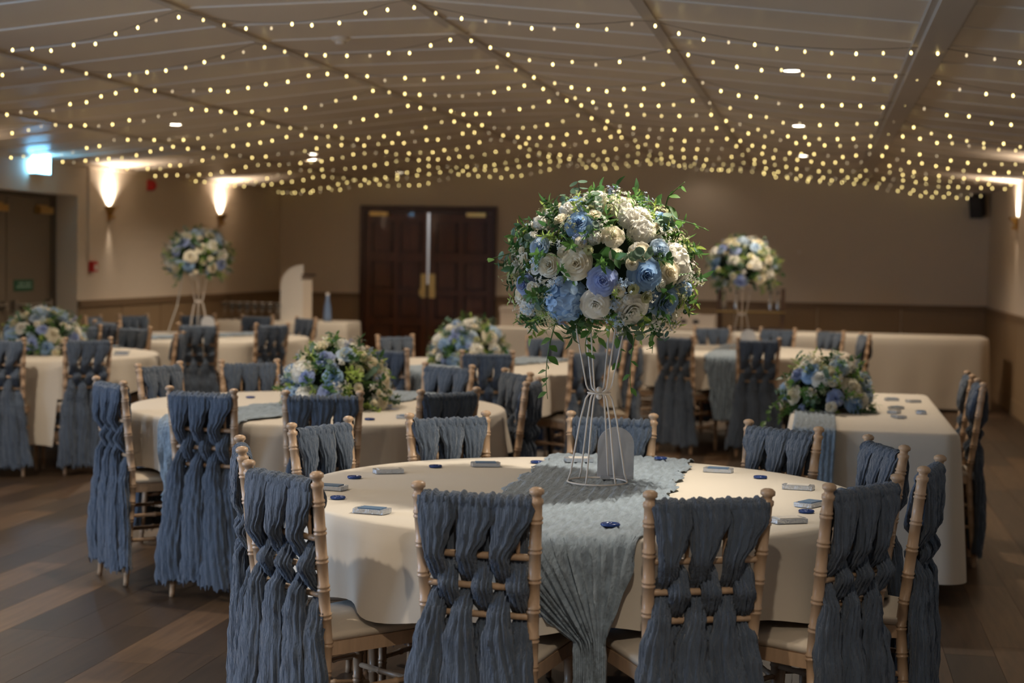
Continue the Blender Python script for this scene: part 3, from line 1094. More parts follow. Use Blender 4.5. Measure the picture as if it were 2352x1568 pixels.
runner(T3, math.radians(68), 0.4, 'dusty blue gauze runner on the middle round table', drop=(0.45, 0.3), seed=23)
runner(T4, math.radians(88), 0.36, 'dusty blue gauze runner on the back right round table', drop=(0.5, 0.3), seed=24)
runner(T6, math.radians(80), 0.36, 'dusty blue gauze runner on the left edge round table', drop=(0.3, 0.3), seed=25)
runner(T7, math.radians(64), 0.36, 'dusty blue gauze runner on the back left round table', drop=(0.45, 0.3), seed=26)

# right hand rectangular table with low flowers
rect_table(-0.12, 0.62, 7.42, 9.66, 'rectangular table along the right side with low flowers')
rect_cloth(-0.12, 0.62, 7.42, 9.66, 'cream cloth on the right rectangular table', hem=0.10, cr=0.07, seed=31)
def strip_fn(u, v):
    x = -0.10 + 0.19 * u
    s = v * 1.5
    cr = 0.003 * math.sin(x * 260 + 2 * math.sin(s * 6)) + 0.002 * math.sin(x * 410 + s * 30)
    if s < 1.15:
        return (x, 8.55 - s, TZ + 0.008 + cr)
    return (x - 0.04 * (s - 1.15), 7.40 - 0.025 + cr * 2 - 0.03 * min(1, (s - 1.15) / 0.3), TZ + 0.008 - (s - 1.15))
ro = obj('table_runner', MB().grid(strip_fn, 24, 80), M['runner'], None, True)
ro.modifiers.new('thickness', 'SOLIDIFY').thickness = 0.002
tag(ro, 'dusty blue gauze runner at the corner of the right rectangular table', 'table runner', 'dusty blue gauze runners')

# long buffet along the back
rect_table(-3.42, -0.92, 17.3, 18.06, 'left trestle of the long covered table near the back wall')
rect_table(-0.88, 1.70, 17.3, 18.06, 'right trestle of the long covered table near the back wall')
rect_cloth(-3.42, -0.92, 17.3, 18.06, 'cream cloth on the left half of the long back table', hem=0.03, cr=0.05, seed=32, group='cloths of the long back table')
rect_cloth(-0.88, 1.70, 17.3, 18.06, 'cream cloth on the right half of the long back table', hem=0.03, cr=0.09, seed=33, group='cloths of the long back table')
rect_table(-6.55, -5.05, 17.35, 17.95, 'small drinks table in the back left corner')
rect_cloth(-6.55, -5.05, 17.35, 17.95, 'cream cloth on the drinks table in the back left corner', hem=0.03, cr=0.05, seed=34)

# ------------------------------------------------------------------ chairs at their places
G1 = 'chairs around the nearest round table'
chairs_round(T1, [
    (-128, 1.13, 'banquet chair at the nearest table, front left, its sash lit blue'),
    (-96, 1.10, 'banquet chair at the nearest table, directly left of the hanging runner'),
    (-65, 1.12, 'banquet chair at the nearest table, directly right of the hanging runner'),
    (-39, 1.09, 'banquet chair at the nearest table, front right, turned towards the left'),
    (-10, 1.08, 'banquet chair at the nearest table, far right, seen from its edge'),
    (20, 1.01, 'banquet chair behind the nearest table, right end, before the rectangular table'),
    (52, 1.0, 'banquet chair behind the nearest table, second from its right end'),
    (92, 0.985, 'banquet chair behind the nearest table, right behind the wire flower stand'),
    (128, 0.985, 'banquet chair behind the nearest table, left of the wire flower stand'),
    (161, 1.02, 'banquet chair behind the nearest table, at its left end'),
    (-160, 1.06, 'banquet chair at the far left of the nearest table, seen edge on')], G1)
G2 = 'chairs around the second round table'
chairs_round(T2, [
    (-101, 1.06, 'banquet chair at the second table with silvery lit sash, front left'),
    (-72, 1.06, 'banquet chair at the second table, in front of its low flowers'),
    (-41, 1.05, 'banquet chair at the second table, front right of its low flowers'),
    (0, 1.05, 'banquet chair at the right side of the second table, seen edge on'),
    (34, 1.05, 'banquet chair at the back right of the second table'),
    (66, 1.05, 'banquet chair behind the second table, right of its low flowers'),
    (97, 1.05, 'banquet chair hidden behind the low flowers of the second table'),
    (128, 1.05, 'banquet chair behind the second table, left of its low flowers'),
    (158, 1.05, 'banquet chair at the back left of the second table'),
    (-136, 1.05, 'banquet chair at the left of the second table, seen edge on over the floor')], G2)
G3 = 'chairs around the middle round table'
chairs_round(T3, [
    (-112, 1.08, 'banquet chair at the middle table, front left beside its runner'),
    (-77, 1.06, 'dark sashed banquet chair in front of the middle low flowers'),
    (-38, 1.06, 'banquet chair at the middle table, front right behind the wire stand'),
    (0, 1.06, 'banquet chair at the right side of the middle table'),
    (40, 1.06, 'banquet chair at the back right of the middle table'),
    (74, 1.06, 'banquet chair behind the middle table below the trailing vine'),
    (138, 1.06, 'banquet chair behind the middle table before the double doors'),
    (180, 1.06, 'banquet chair at the left side of the middle table')], G3)
G4 = 'chairs around the back right round table'
chairs_round(T4, [
    (-114, 1.06, 'dark sashed banquet chair at the back right table, left of its runner'),
    (-79, 1.06, 'dark sashed banquet chair at the back right table, right of its runner'),
    (-143, 1.06, 'banquet chair at the left front of the back right table'),
    (105, 1.06, 'banquet chair behind the back right table, left of the tall stand'),
    (74, 1.06, 'banquet chair behind the back right table, right of the tall stand'),
    (45, 1.06, 'banquet chair at the back right table above the low flowers'),
    (14, 1.06, 'banquet chair at the far right of the back right table, edge on'),
    (160, 1.06, 'banquet chair at the far left of the back right table')], G4)
G6 = 'chairs around the left edge table'
chairs_round(T6, [
    (-42, 1.06, 'dark sashed banquet chair before the left edge table, skirt full length'),
    (-73, 1.06, 'banquet chair cut off by the left picture edge'),
    (14, 1.06, 'banquet chair at the right side of the left edge table'),
    (69, 1.06, 'banquet chair behind the left edge table with pale lit sash top'),
    (96, 1.06, 'banquet chair behind the left edge table beside the low flowers')], G6)
G7 = 'chairs around the back left round table'
chairs_round(T7, [
    (-72, 1.06, 'banquet chair with chequered woven sash before the back left table'),
    (-38, 1.06, 'banquet chair at the front right of the back left table'),
    (-118, 1.06, 'banquet chair at the front left of the back left table'),
    (178, 1.06, 'banquet chair at the left side of the back left table'),
    (148, 1.06, 'banquet chair behind the back left table on its left'),
    (115, 1.06, 'banquet chair behind the back left table below the tall flowers'),
    (84, 1.06, 'banquet chair behind the back left table before the white arch'),
    (52, 1.06, 'banquet chair at the back right of the back left table')], G7)
G5 = 'chairs at the right rectangular table'
chair(0.80 - 0.245, 8.55, PI / 2, 'banquet chair at the right rectangular table, nearer one, edge on', G5)
chair(0.80 - 0.245, 9.15, PI / 2, 'banquet chair at the right rectangular table, farther one, edge on', G5)


# ------------------------------------------------------------------ flowers
def rose_mesh(name, m, layers, seed, full=1.0):
    r = random.Random(seed)
    mb = MB()
    for (n, R0, R1, zt, span, curl) in layers:
        a0 = r.uniform(0, 6.28)
        for k in range(n):
            ac = a0 + 2 * PI * k / n + r.uniform(-0.12, 0.12)
            ph = r.uniform(0, 6.28)
            rv = r.uniform(0.93, 1.08)

            def fn(u, v, ac=ac, ph=ph, rv=rv):
                w = (u - 0.5) * 2
                az = ac + w * span * (0.55 + 0.45 * math.sin(PI * min(1, v * 0.62 + 0.12)))
                rad = (R0 + (R1 - R0) * v ** 0.75) * rv
                z = zt * (v ** 1.0) * (1 - 0.16 * w * w * v)
                if v > 0.7:
                    c = (v - 0.7) / 0.3
                    rad += curl * c * c * (1 - 0.4 * w * w)
                    z -= curl * 0.7 * c * c
                rad += 0.03 * math.sin(5 * w + ph) * v
                z += 0.025 * math.sin(7 * w + ph) * v
                rad += 0.05 * w * v      # spiral overlap
                return (rad * math.cos(az), rad * math.sin(az), z)
            mb.grid(fn, 6, 5)
    mb.lathe([(0.02, -0.25), (0.18, -0.16), (0.34, 0.02), (0.30, 0.10)], 10)
    return mb.mesh(name, m, True)


FULL = [(3, 0.05, 0.13, 0.86, 1.2, 0.02), (4, 0.08, 0.26, 0.86, 1.0, 0.05), (5, 0.12, 0.42, 0.80, 0.85, 0.09), (5, 0.16, 0.58, 0.70, 0.85, 0.14),
        (6, 0.20, 0.75, 0.54, 0.72, 0.18), (6, 0.22, 0.90, 0.34, 0.70, 0.22), (6, 0.22, 0.98, 0.12, 0.66, 0.18)]
BUD = [(3, 0.06, 0.22, 0.95, 1.2, 0.02), (4, 0.10, 0.42, 0.92, 1.0, 0.06), (5, 0.16, 0.64, 0.80, 0.85, 0.12), (5, 0.2, 0.85, 0.55, 0.8, 0.16)]


def hyd_mesh(name, m, nfl, seed, pet=0.30):
    r = random.Random(seed)
    mb = MB()
    for i in range(nfl):
        z = 1 - 1.45 * (i + 0.5) / nfl
        a = i * 2.39996 + r.uniform(-0.2, 0.2)
        rr = math.sqrt(max(0, 1 - z * z))
        nrm = Vector((rr * math.cos(a), rr * math.sin(a), z)).normalized()
        q = (nrm + Vector((r.uniform(-.3, .3), r.uniform(-.3, .3), r.uniform(-.3, .3)))).to_track_quat('Z', 'Y')
        base = nrm * (0.82 + r.uniform(-0.07, 0.07))
        sp = r.uniform(0, 6.28)
        s = pet * r.uniform(0.85, 1.15)
        for k in range(4):
            az = sp + k * PI / 2
            e1 = Vector((math.cos(az), math.sin(az), 0))
            e2 = Vector((-math.sin(az), math.cos(az), 0))

            def P(t, w, h):
                return base + q @ (e1 * t * s + e2 * w * s + Vector((0, 0, h * s)))
            vv = [P(0.0, 0, 0), P(0.35, -0.42, 0.14), P(0.42, 0, 0.04), P(0.35, 0.42, 0.14), P(0.85, -0.50, 0.26), P(0.95, 0, 0.14), P(0.85, 0.50, 0.26), P(1.12, -0.2, 0.14), P(1.12, 0.2, 0.14)]
            mb.add(vv, [(0, 1, 2), (0, 2, 3), (1, 4, 5, 2), (2, 5, 6, 3), (4, 7, 5), (5, 8, 6), (5, 7, 8)])
    mb.ball((0, 0, 0), 0.62, 10, 8)
    return mb.mesh(name, m, True)


def leaf(mb, base, d, nrm, L, W, fold=0.25, bend=0.3):
    d = d.normalized()
    s = d.cross(nrm).normalized()
    nrm = s.cross(d).normalized()
    rows = [(0.0, 0.02), (0.2, 0.62), (0.42, 1.0), (0.68, 0.78), (0.88, 0.36), (1.0, 0.0)]
    v, f = [], []
    for t, w in rows:
        c = base + d * (L * t) - nrm * (bend * L * t * t)
        up = nrm * (fold * W * w * 0.5)
        v += [c - s * (W * w * 0.5) + up, c, c + s * (W * w * 0.5) + up]
    for i in range(len(rows) - 1):
        f += [(i * 3, i * 3 + 1, i * 3 + 4, i * 3 + 3), (i * 3 + 1, i * 3 + 2, i * 3 + 5, i * 3 + 4)]
    mb.add(v, f)


def sprig_mesh(name, m, seed, n=8, L=1.0, leafL=0.36, leafW=0.16, curve=0.35, two=True):
    r = random.Random(seed)
    mb = MB()
    pts = []
    for i in range(7):
        t = i / 6
        pts.append(Vector((curve * t * t * L, 0.04 * math.sin(5 * t), t * L * (1 - 0.15 * t))))
    mb.tube(pts, [0.014 * (1 - 0.6 * i / 6) for i in range(7)], 5)
    for k in range(n):
        t = 0.18 + 0.8 * k / max(1, n - 1)
        i = min(5, int(t * 6))
        p = pts[i].lerp(pts[i + 1], t * 6 - i)
        tg = (pts[i + 1] - pts[i]).normalized()
        for sgn in ((1, -1) if two else ((1,) if k % 2 else (-1,))):
            az = r.uniform(-0.5, 0.5) + (0 if sgn > 0 else PI) + k * 0.9
            sd = Vector((math.cos(az), math.sin(az), 0))
            d = (tg * 0.7 + sd).normalized()
            leaf(mb, p, d, (tg - d * tg.dot(d)), leafL * r.uniform(0.75, 1.15) * (1 - 0.35 * t), leafW * r.uniform(0.8, 1.15) * (1 - 0.3 * t))
    d = (pts[6] - pts[5]).normalized()
    leaf(mb, pts[6], d, Vector((0, 1, 0.2)), leafL * 0.8, leafW * 0.7)
    return mb.mesh(name, m, True)


def filler_mesh(name, m, seed, n=26, pr=0.055):
    r = random.Random(seed)
    mb = MB()
    for i in range(n):
        a, t = r.uniform(0, 6.28), r.uniform(0.35, 1.0)
        sp = r.uniform(0.05, 0.42) * t
        p = Vector((sp * math.cos(a), sp * math.sin(a), t))
        if i % 3 == 0:
            mb.tube([Vector((0, 0, 0.05)), Vector((p.x * 0.4, p.y * 0.4, p.z * 0.6)), p], 0.009, 4, False)
        q = Vector((p.x * 1.5, p.y * 1.5, 0.5)).to_track_quat('Z', 'Y')
        for k in range(4):
            az = k * PI / 2 + a
            e1 = q @ Vector((math.cos(az), math.sin(az), 0.15))
            e2 = q @ Vector((-math.sin(az), math.cos(az), 0))
            mb.add([p, p + e1 * pr * 0.7 - e2 * pr * 0.4, p + e1 * pr * 1.2, p + e1 * pr * 0.7 + e2 * pr * 0.4], [(0, 1, 2, 3)])
        mb.ball(tuple(p), pr * 0.32, 5, 4)
    return mb.mesh(name, m, False)


def fern_mesh(name, m, seed):
    mb = MB()
    pts = [Vector((0.25 * t * t, 0, t)) for t in [i / 10 for i in range(11)]]
    mb.tube(pts, 0.01, 4)
    for i in range(1, 11):
        tg = (pts[i] - pts[i - 1]).normalized()
        for s in (-1, 1):
            leaf(mb, pts[i], Vector((0.2, s, 0.55)), Vector((1, 0, 0)), 0.30 * (1.05 - i / 10.5), 0.07)
    return mb.mesh(name, m, True)


def round_leaf_mesh(name, m, seed):
    r = random.Random(seed)
    mb = MB()
    pts = [Vector((0.2 * t * t, 0.05 * math.sin(6 * t), t)) for t in [i / 6 for i in range(7)]]
    mb.tube(pts, 0.012, 5)
    for i in range(1, 7):
        for s in (-1, 1):
            c = pts[i] + Vector((0.02, s * 0.14, 0.03))
            q = Vector((r.uniform(-.6, .6), s * 0.4, 1)).to_track_quat('Z', 'Y')
            ring = [c + q @ Vector((0.13 * math.cos(k * PI / 4), 0.13 * math.sin(k * PI / 4), 0)) for k in range(8)]
            mb.add([c - q @ Vector((0, 0, 0.03))] + ring, [(0, 1 + k, 1 + (k + 1) % 8) for k in range(8)])
    return mb.mesh(name, m, True)


FL = {}
for kname, mk in (('cream', 'rose_c'), ('white', 'rose_w'), ('blue', 'rose_b'), ('lilac', 'rose_l'), ('pale', 'pale_b')):
    FL['rose_' + kname] = [rose_mesh('rose', M[mk], FULL, 40 + i) for i in range(2)]
    FL['bud_' + kname] = [rose_mesh('spray_rose', M[mk], BUD, 50 + i) for i in range(2)]
FL['bud_green'] = [rose_mesh('spray_rose', M['bud_g'], BUD, 58)]
FL['hyd_blue'] = [hyd_mesh('hydrangea', M['hyd_b'], 30, 61, 0.40)]
FL['hyd_white'] = [hyd_mesh('hydrangea', M['rose_w'], 30, 62, 0.40)]
FL['hyd_pale'] = [hyd_mesh('hydrangea', M['pale_b'], 30, 63, 0.36)]
FL['spr_d'] = [sprig_mesh('leaf_sprig', M['leaf_d'], 71, 6, 1.0, 0.46, 0.22), sprig_mesh('leaf_sprig', M['leaf_d'], 72, 5, 1.0, 0.5, 0.26, 0.2)]
FL['spr_m'] = [sprig_mesh('leaf_sprig', M['leaf_m'], 73, 7, 1.0, 0.42, 0.17), sprig_mesh('leaf_sprig', M['leaf_m'], 74, 9, 1.0, 0.34, 0.09, 0.4)]
FL['spr_y'] = [sprig_mesh('leaf_sprig', M['leaf_y'], 75, 8, 1.0, 0.30, 0.10, 0.5), sprig_mesh('leaf_sprig', M['leaf_y'], 76, 6, 1.0, 0.36, 0.15, 0.3)]
FL['euc'] = [round_leaf_mesh('eucalyptus_sprig', M['leaf_e'], 77)]
FL['fern'] = [fern_mesh('fern_frond', M['leaf_m'], 78)]
FL['fil_w'] = [filler_mesh('filler_sprig', M['bud_g'], 81), filler_mesh('filler_sprig', M['rose_w'], 82)]
FL['fil_b'] = [filler_mesh('filler_sprig', M['rose_l'], 83), filler_mesh('filler_sprig', M['pale_b'], 84)]
PARTN = {'rose': 'rose', 'bud': 'spray_rose', 'hyd': 'hydrangea', 'spr': 'leaf_sprig', 'euc': 'eucalyptus_sprig', 'fern': 'fern_frond', 'fil': 'filler_sprig'}
YAW = math.atan(0.185)
CR = Vector((math.cos(YAW), math.sin(YAW), 0))
CF = Vector((-math.sin(YAW), math.cos(YAW), 0))


def seat_part(t, kind, pos, nrm, scale, r):
    me = r.choice(FL[kind])
    q = Vector(nrm).to_track_quat('Z', 'Y') @ Quaternion((0, 0, 1), r.uniform(0, 6.28))
    m = Matrix.Translation(pos) @ q.to_matrix().to_4x4() @ Matrix.Scale(scale, 4)
    return put(PARTN[kind.split('_')[0]], me, t, mtx=m)


def arrangement(label, loc, rad, hero, seed, lowz, nbloom, nleaf, group, vines=(), core=0.74):
    """dome of silk flowers: loc = its base point, rad = (r horizontal, r vertical, centre height)"""
    r = random.Random(seed)
    rh, rv, zc = rad
    t = thing('flower_arrangement', label, 'flowers', loc, 0, group)
    prof = []
    for i in range(13):
        a = math.asin(lowz) + (PI / 2 - math.asin(lowz)) * i / 12
        prof.append((max(0.001, rh * core * math.cos(a)), zc + rv * core * math.sin(a)))
    obj('moss_core', MB().lathe([(0.001, prof[0][1])] + prof, 20), M['foam'], t, True)
    placed = []
    heroes = []

    def surf(d):
        return Vector((d.x * rh, d.y * rh, zc + d.z * rv))

    def snormal(d):
        return Vector((d.x / rh, d.y / rh, d.z / rv)).normalized()

    for dx, dz, kind, s in hero:
        k2 = 1 - (dx / rh) ** 2 - ((dz - zc) / rv) ** 2
        if k2 < 0.02:
            k = math.sqrt((dx / rh) ** 2 + ((dz - zc) / rv) ** 2)
            d = (CR * (dx / rh / k) + Vector((0, 0, (dz - zc) / rv / k)) - CF * 0.15).normalized()
        else:
            d = (CR * (dx / rh) + Vector((0, 0, (dz - zc) / rv)) - CF * math.sqrt(k2))
        placed.append((d, s))
        heroes.append((d, s))
        n = snormal(d)
        n = (n * 0.75 - CF * 0.45).normalized()
        dep = 0.42 if not kind.startswith('hyd') else 0.5
        seat_part(t, kind, surf(d) - n * s * dep, n, s, r)
    kinds = ['rose_cream', 'rose_white', 'bud_cream', 'rose_pale', 'rose_cream', 'bud_cream', 'rose_blue', 'hyd_white', 'bud_white', 'rose_cream', 'hyd_pale', 'bud_green', 'rose_white', 'rose_lilac', 'bud_cream', 'hyd_blue']
    sizes = {'rose': 0.050, 'bud': 0.027, 'hyd': 0.060}
    sc = rh / 0.30
    for i in range(nbloom):
        z = 1 - (1 - lowz) * (i + 0.5) / nbloom
        a = i * 2.39996 + r.uniform(-0.25, 0.25)
        rr = math.sqrt(max(0, 1 - z * z))
        d = Vector((rr * math.cos(a), rr * math.sin(a), z))
        kind = kinds[(i * 5 + r.randrange(3)) % len(kinds)]
        s = sizes[kind.split('_')[0]] * r.uniform(0.85, 1.15) * (0.75 + 0.25 * sc)
        if any((surf(d) - surf(e)).length < (s + q) * 0.74 for e, q in placed):
            continue
        placed.append((d, s))
        n = (snormal(d) + Vector((r.uniform(-.2, .2), r.uniform(-.2, .2), r.uniform(-.1, .25)))).normalized()
        seat_part(t, kind, surf(d) - n * s * 0.65, n, s, r)
    lk = ['spr_d', 'spr_m', 'fil_w', 'spr_y', 'spr_m', 'fil_w', 'euc', 'fil_b', 'fern', 'fil_w', 'spr_d', 'spr_y']
    for i in range(nleaf):
        z = 1 - (1 - lowz + 0.12) * (i + 0.5) / nleaf
        a = i * 2.39996 + 1.1 + r.uniform(-0.3, 0.3)
        z = max(-0.98, z)
        rr = math.sqrt(max(0, 1 - z * z))
        d = Vector((rr * math.cos(a), rr * math.sin(a), z))
        kind = lk[i % len(lk)]
        n = (snormal(d) + Vector((r.uniform(-.6, .6), r.uniform(-.6, .6), r.uniform(-.55, .4)))).normalized()
        L = r.uniform(0.08, 0.13) * (0.8 + 0.2 * sc)
        if any((surf(d) - surf(e)).length < q * (0.6 if kind in ('spr_d', 'spr_m', 'fern') else 0.4) for e, q in placed):
            continue
        if any((surf(d) - surf(e)).length < q * 0.95 for e, q in heroes):
            continue
        if kind.startswith('fil'):
            L *= 0.85
        seat_part(t, kind, surf(d) * 1.0 - snormal(d) * L * 0.62, n, L, r)
    for (p0, pts, lk2) in vines:
        mb = MB()
        P = [Vector(p0)]
        for q in pts:
            P.append(Vector(q))
        fine = []
        for i in range(len(P) - 1):
            for k in range(4):
                fine.append(P[i].lerp(P[i + 1], k / 4))
        fine.append(P[-1])
        mb.tube(fine, [0.0022 * (1 - 0.6 * i / len(fine)) for i in range(len(fine))], 5)
        nl = lk2
        for k in range(nl):
            p = fine[int((k + 0.5) / nl * (len(fine) - 1))]
            az = r.uniform(0, 6.28)
            d = Vector((math.cos(az), math.sin(az), r.uniform(-0.9, 0.1)))
            leaf(mb, p, d, Vector((0, 0, 1)) + CF * -0.8, r.uniform(0.034, 0.06) * (1 - 0.4 * k / nl), r.uniform(0.02, 0.035) * (1 - 0.4 * k / nl), 0.2, 0.2)
        obj('trailing_vine', mb, M['leaf_m'], t, True)
    return t


# blooms of the big arrangement: offset right (m), height (m above the table), kind, radius
PXM = 5.2 / 3800.0


def hx(zx, zy, kind, zr):
    px, py = 1080 + 0.3571 * zx, 400 + 0.3571 * zy
    return ((px - 1383) * PXM, 1.48 - 0.757 + (602 - py) * PXM, kind, 0.3571 * zr * PXM)


HERO = [hx(*q) for q in (
    (790, 150, 'hyd_white', 88), (965, 200, 'hyd_white', 66), (675, 315, 'rose_blue', 80), (1000, 265, 'hyd_white', 70), (1085, 350, 'hyd_white', 88), (890, 395, 'rose_cream', 66),
    (425, 465, 'rose_pale', 62), (655, 575, 'rose_cream', 90), (485, 590, 'rose_cream', 70), (910, 515, 'bud_cream', 46), (1070, 500, 'rose_cream', 66), (1008, 570, 'bud_cream', 42),
    (1105, 640, 'rose_blue', 100), (1262, 620, 'rose_cream', 80), (1200, 470, 'rose_pale', 62), (580, 815, 'hyd_blue', 138), (825, 680, 'rose_lilac', 86), (785, 832, 'rose_white', 86),
    (335, 720, 'rose_lilac', 66), (392, 735, 'bud_cream', 44), (930, 738, 'bud_cream', 42), (1022, 728, 'bud_green', 38), (1245, 815, 'rose_blue', 92), (1390, 740, 'hyd_blue', 62),
    (1350, 840, 'bud_cream', 50), (362, 880, 'bud_white', 58), (398, 280, 'hyd_white', 46), (610, 215, 'hyd_white', 56), (1245, 265, 'rose_blue', 62), (690, 440, 'bud_cream', 40),
    (1180, 328, 'bud_cream', 26), (1372, 465, 'bud_cream', 32), (755, 222, 'bud_green', 30), (318, 495, 'bud_cream', 26), (735, 490, 'bud_green', 34), (770, 400, 'hyd_white', 50),
    (230, 600, 'hyd_white', 40), (1330, 360, 'bud_green', 34), (1110, 780, 'bud_green', 40), (560, 690, 'hyd_pale', 36), (995, 800, 'hyd_white', 34), (380, 400, 'hyd_white', 36))]
SB = (-0.69, 5.29)      # stand position on the nearest table


def vine(dx, z0, z1, sway, n, dep=0.12):
    p0 = CR * dx - CF * dep + Vector((0, 0, z0))
    pts = []
    for i in range(1, 7):
        q = i / 6
        pts.append(CR * (dx + sway * math.sin(q * 2.2)) - CF * dep + Vector((0, 0, z0 + (z1 - z0) * q)))
    return (tuple(p0), [tuple(p) for p in pts], n)


V1 = [vine(-0.14, 0.56, 0.29, -0.035, 11), vine(0.12, 0.56, 0.31, -0.03, 6), vine(-0.02, 0.54, 0.42, -0.03, 5, 0.05), vine(0.02, 0.54, 0.38, 0.05, 4, -0.02), vine(0.15, 0.56, 0.44, 0.01, 5),
      ((0.0, 0.0, 0.9), [tuple(CR * q + Vector((0, 0, 0.82 + 0.05 * math.sin(q * 9))) - CF * 0.1) for q in (0.2, 0.27, 0.30, 0.33)], 6),
      ((0.0, 0.0, 0.75), [tuple(CR * q + Vector((0, 0, 0.76 + (q + 0.25) * 0.3)) - CF * 0.08) for q in (-0.2, -0.28, -0.33, -0.37)], 4),
      (tuple(CR * 0.2 + Vector((0, 0, 0.9))), [tuple(CR * q + Vector((0, 0, 0.93 + (q - 0.2) * 0.9))) for q in (0.21, 0.23, 0.25, 0.262)], 5)]
G = 'tall flower domes on wire stands'
arrangement('large brightly lit dome of blue and cream flowers on the nearest stand', (SB[0], SB[1], 0.757), (0.285, 0.25, 0.685), HERO, 3, -0.55, 150, 460, G, V1)


def flower_stand(x, y, label, sign_label, rot=0.0):
    t = thing('wire_flower_stand', label, 'flower stand', (x, y, 0.768), rot, 'white wire flower stands')
    obj('base_ring', MB().torus(0.097, 0.0029, (0, 0, 0.004)), M['wire'], t, True)
    obj('top_ring', MB().torus(0.082, 0.0029, (0, 0, 0.535)), M['wire'], t, True)
    obj('waist_ring', MB().torus(0.036, 0.0029, (0, 0, 0.292), 24), M['wire'], t, True)
    for k in range(6):
        a = 2 * PI * (k + 0.25) / 6
        ca, sa = math.cos(a), math.sin(a)
        lo = [(0.097, 0.004), (0.088, 0.03), (0.060, 0.20), (0.043, 0.272), (0.034, 0.286), (0.022, 0.290), (0.012, 0.292)]
        up = [(0.012, 0.292), (0.022, 0.296), (0.036, 0.304), (0.042, 0.318), (0.062, 0.42), (0.080, 0.51), (0.082, 0.535)]
        obj('lower_wire', MB().tube([(r * ca, r * sa, z) for r, z in lo], 0.0029, 6), M['wire'], t, True)
        obj('upper_wire', MB().tube([(r * ca, r * sa, z) for r, z in up], 0.0029, 6), M['wire'], t, True)
    obj('joint_knob', MB().ball((0, 0, 0.302), 0.010, 12, 8).ball((0, 0, 0.280), 0.010, 12, 8), M['wire'], t, True)
    obj('holder_dish', MB().lathe([(0.001, 0.530), (0.075, 0.530), (0.088, 0.545), (0.088, 0.56), (0.084, 0.56), (0.072, 0.538), (0.001, 0.538)], 24), M['glass'], t, True)


def arch_sign(x, y, label, rot):
    w, h, tk = 0.060, 0.172, 0.006
    poly = [(-w, 0), (w, 0)] + [(w * math.cos(a), h - w + w * math.sin(a)) for a in [PI * i / 16 for i in range(17)]]
    o = thing('table_number_sign', label, 'sign', (x, y, 0.768), rot, 'arched table signs')
    obj('arch_panel', MB().prism(poly, -tk / 2, tk / 2), M['acryl'], o)
    obj('foot_block', MB().box(-0.05, 0.05, -0.018, 0.018, 0, 0.012), M['acryl'], o)


flower_stand(SB[0], SB[1], 'white wire hourglass stand on the nearest table', None)
arch_sign(-0.645, 5.40, 'frosted arched table sign behind the nearest wire stand', YAW)

arrangement('tall dome of flowers on the back right table', (-0.62, 13.75, 0.757), (0.285, 0.25, 0.685), [], 5, -0.55, 60, 190, G, [vine(-0.2, 0.55, 0.42, 0.02, 5)])
flower_stand(-0.62, 13.75, 'white wire hourglass stand on the back right table', None, 0.3)
arch_sign(-0.56, 13.62, 'frosted arched table sign on the back right table', YAW)
arrangement('tall dome of flowers on the back left table by the left wall', (-5.36, 13.8, 0.757), (0.285, 0.25, 0.685), [], 6, -0.55, 60, 190, G, [vine(-0.2, 0.55, 0.42, 0.02, 5)])
flower_stand(-5.36, 13.8, 'white wire hourglass stand on the back left table', None, 0.5)
arch_sign(-5.22, 13.66, 'frosted arched table sign on the back left table', YAW)
rb = tag(obj('ribbon', MB().tube([tuple(Vector((-5.36, 13.8, 1.30)) - CR * 0.14), tuple(Vector((-5.36, 13.8, 1.02)) - CR * 0.19), tuple(Vector((-5.36, 13.8, 0.78)) - CR * 0.27)], 0.006, 6), M['ribbon']),
         'pale ribbon slanting from the back left tall flowers to the table', 'ribbon')

GL = 'low flower domes on the tables'
arrangement('low dome of cream and blue flowers on the second round table', (-2.27, 7.66, TZ), (0.265, 0.295, 0.03), [], 8, -0.05, 78, 190, GL)
arrangement('low dome of cream and blue flowers on the middle table before the doors', (-2.33, 11.0, TZ), (0.27, 0.29, 0.03), [], 9, -0.05, 75, 150, GL)
arrangement('low dome of cream and blue flowers on the right rectangular table', (0.05, 8.42, TZ), (0.225, 0.25, 0.03), [], 10, -0.05, 75, 150, GL,
            [((-0.2, -0.1, 0.08), [(-0.27, -0.12, 0.02), (-0.30, -0.13, -0.08), (-0.31, -0.13, -0.16)], 9), ((-0.2, -0.2, 0.08), [(-0.26, -0.24, 0.03), (-0.29, -0.26, -0.05), (-0.30, -0.26, -0.13)], 8)])
arrangement('low dome of cream and blue flowers on the left edge table', (-5.42, 10.95, TZ), (0.30, 0.29, 0.03), [], 12, -0.05, 75, 150, GL)


# ------------------------------------------------------------------ small things on the tables
def packet(x, y, rz, label, sx=0.095, sy=0.06, group='wrapped favours on the nearest table', z=0.757, blue=True):
    t = thing('favour_packet', label, 'favour', (x, y, z), rz, group)
    hx_, hy_ = sx / 2, sy / 2
    obj('wrapper', MB().prism([(-hx_, -hy_), (hx_, -hy_), (hx_ + 0.006, 0), (hx_, hy_), (-hx_, hy_), (-hx_ - 0.006, 0)], 0.0, 0.012, 'z'), M['foil'], t)
    obj('card', MB().box(-hx_ * 0.75, hx_ * 0.75, -hy_ * 0.75, hy_ * 0.75, 0.012, 0.0145), M['cardblue'] if blue else M['white'], t)


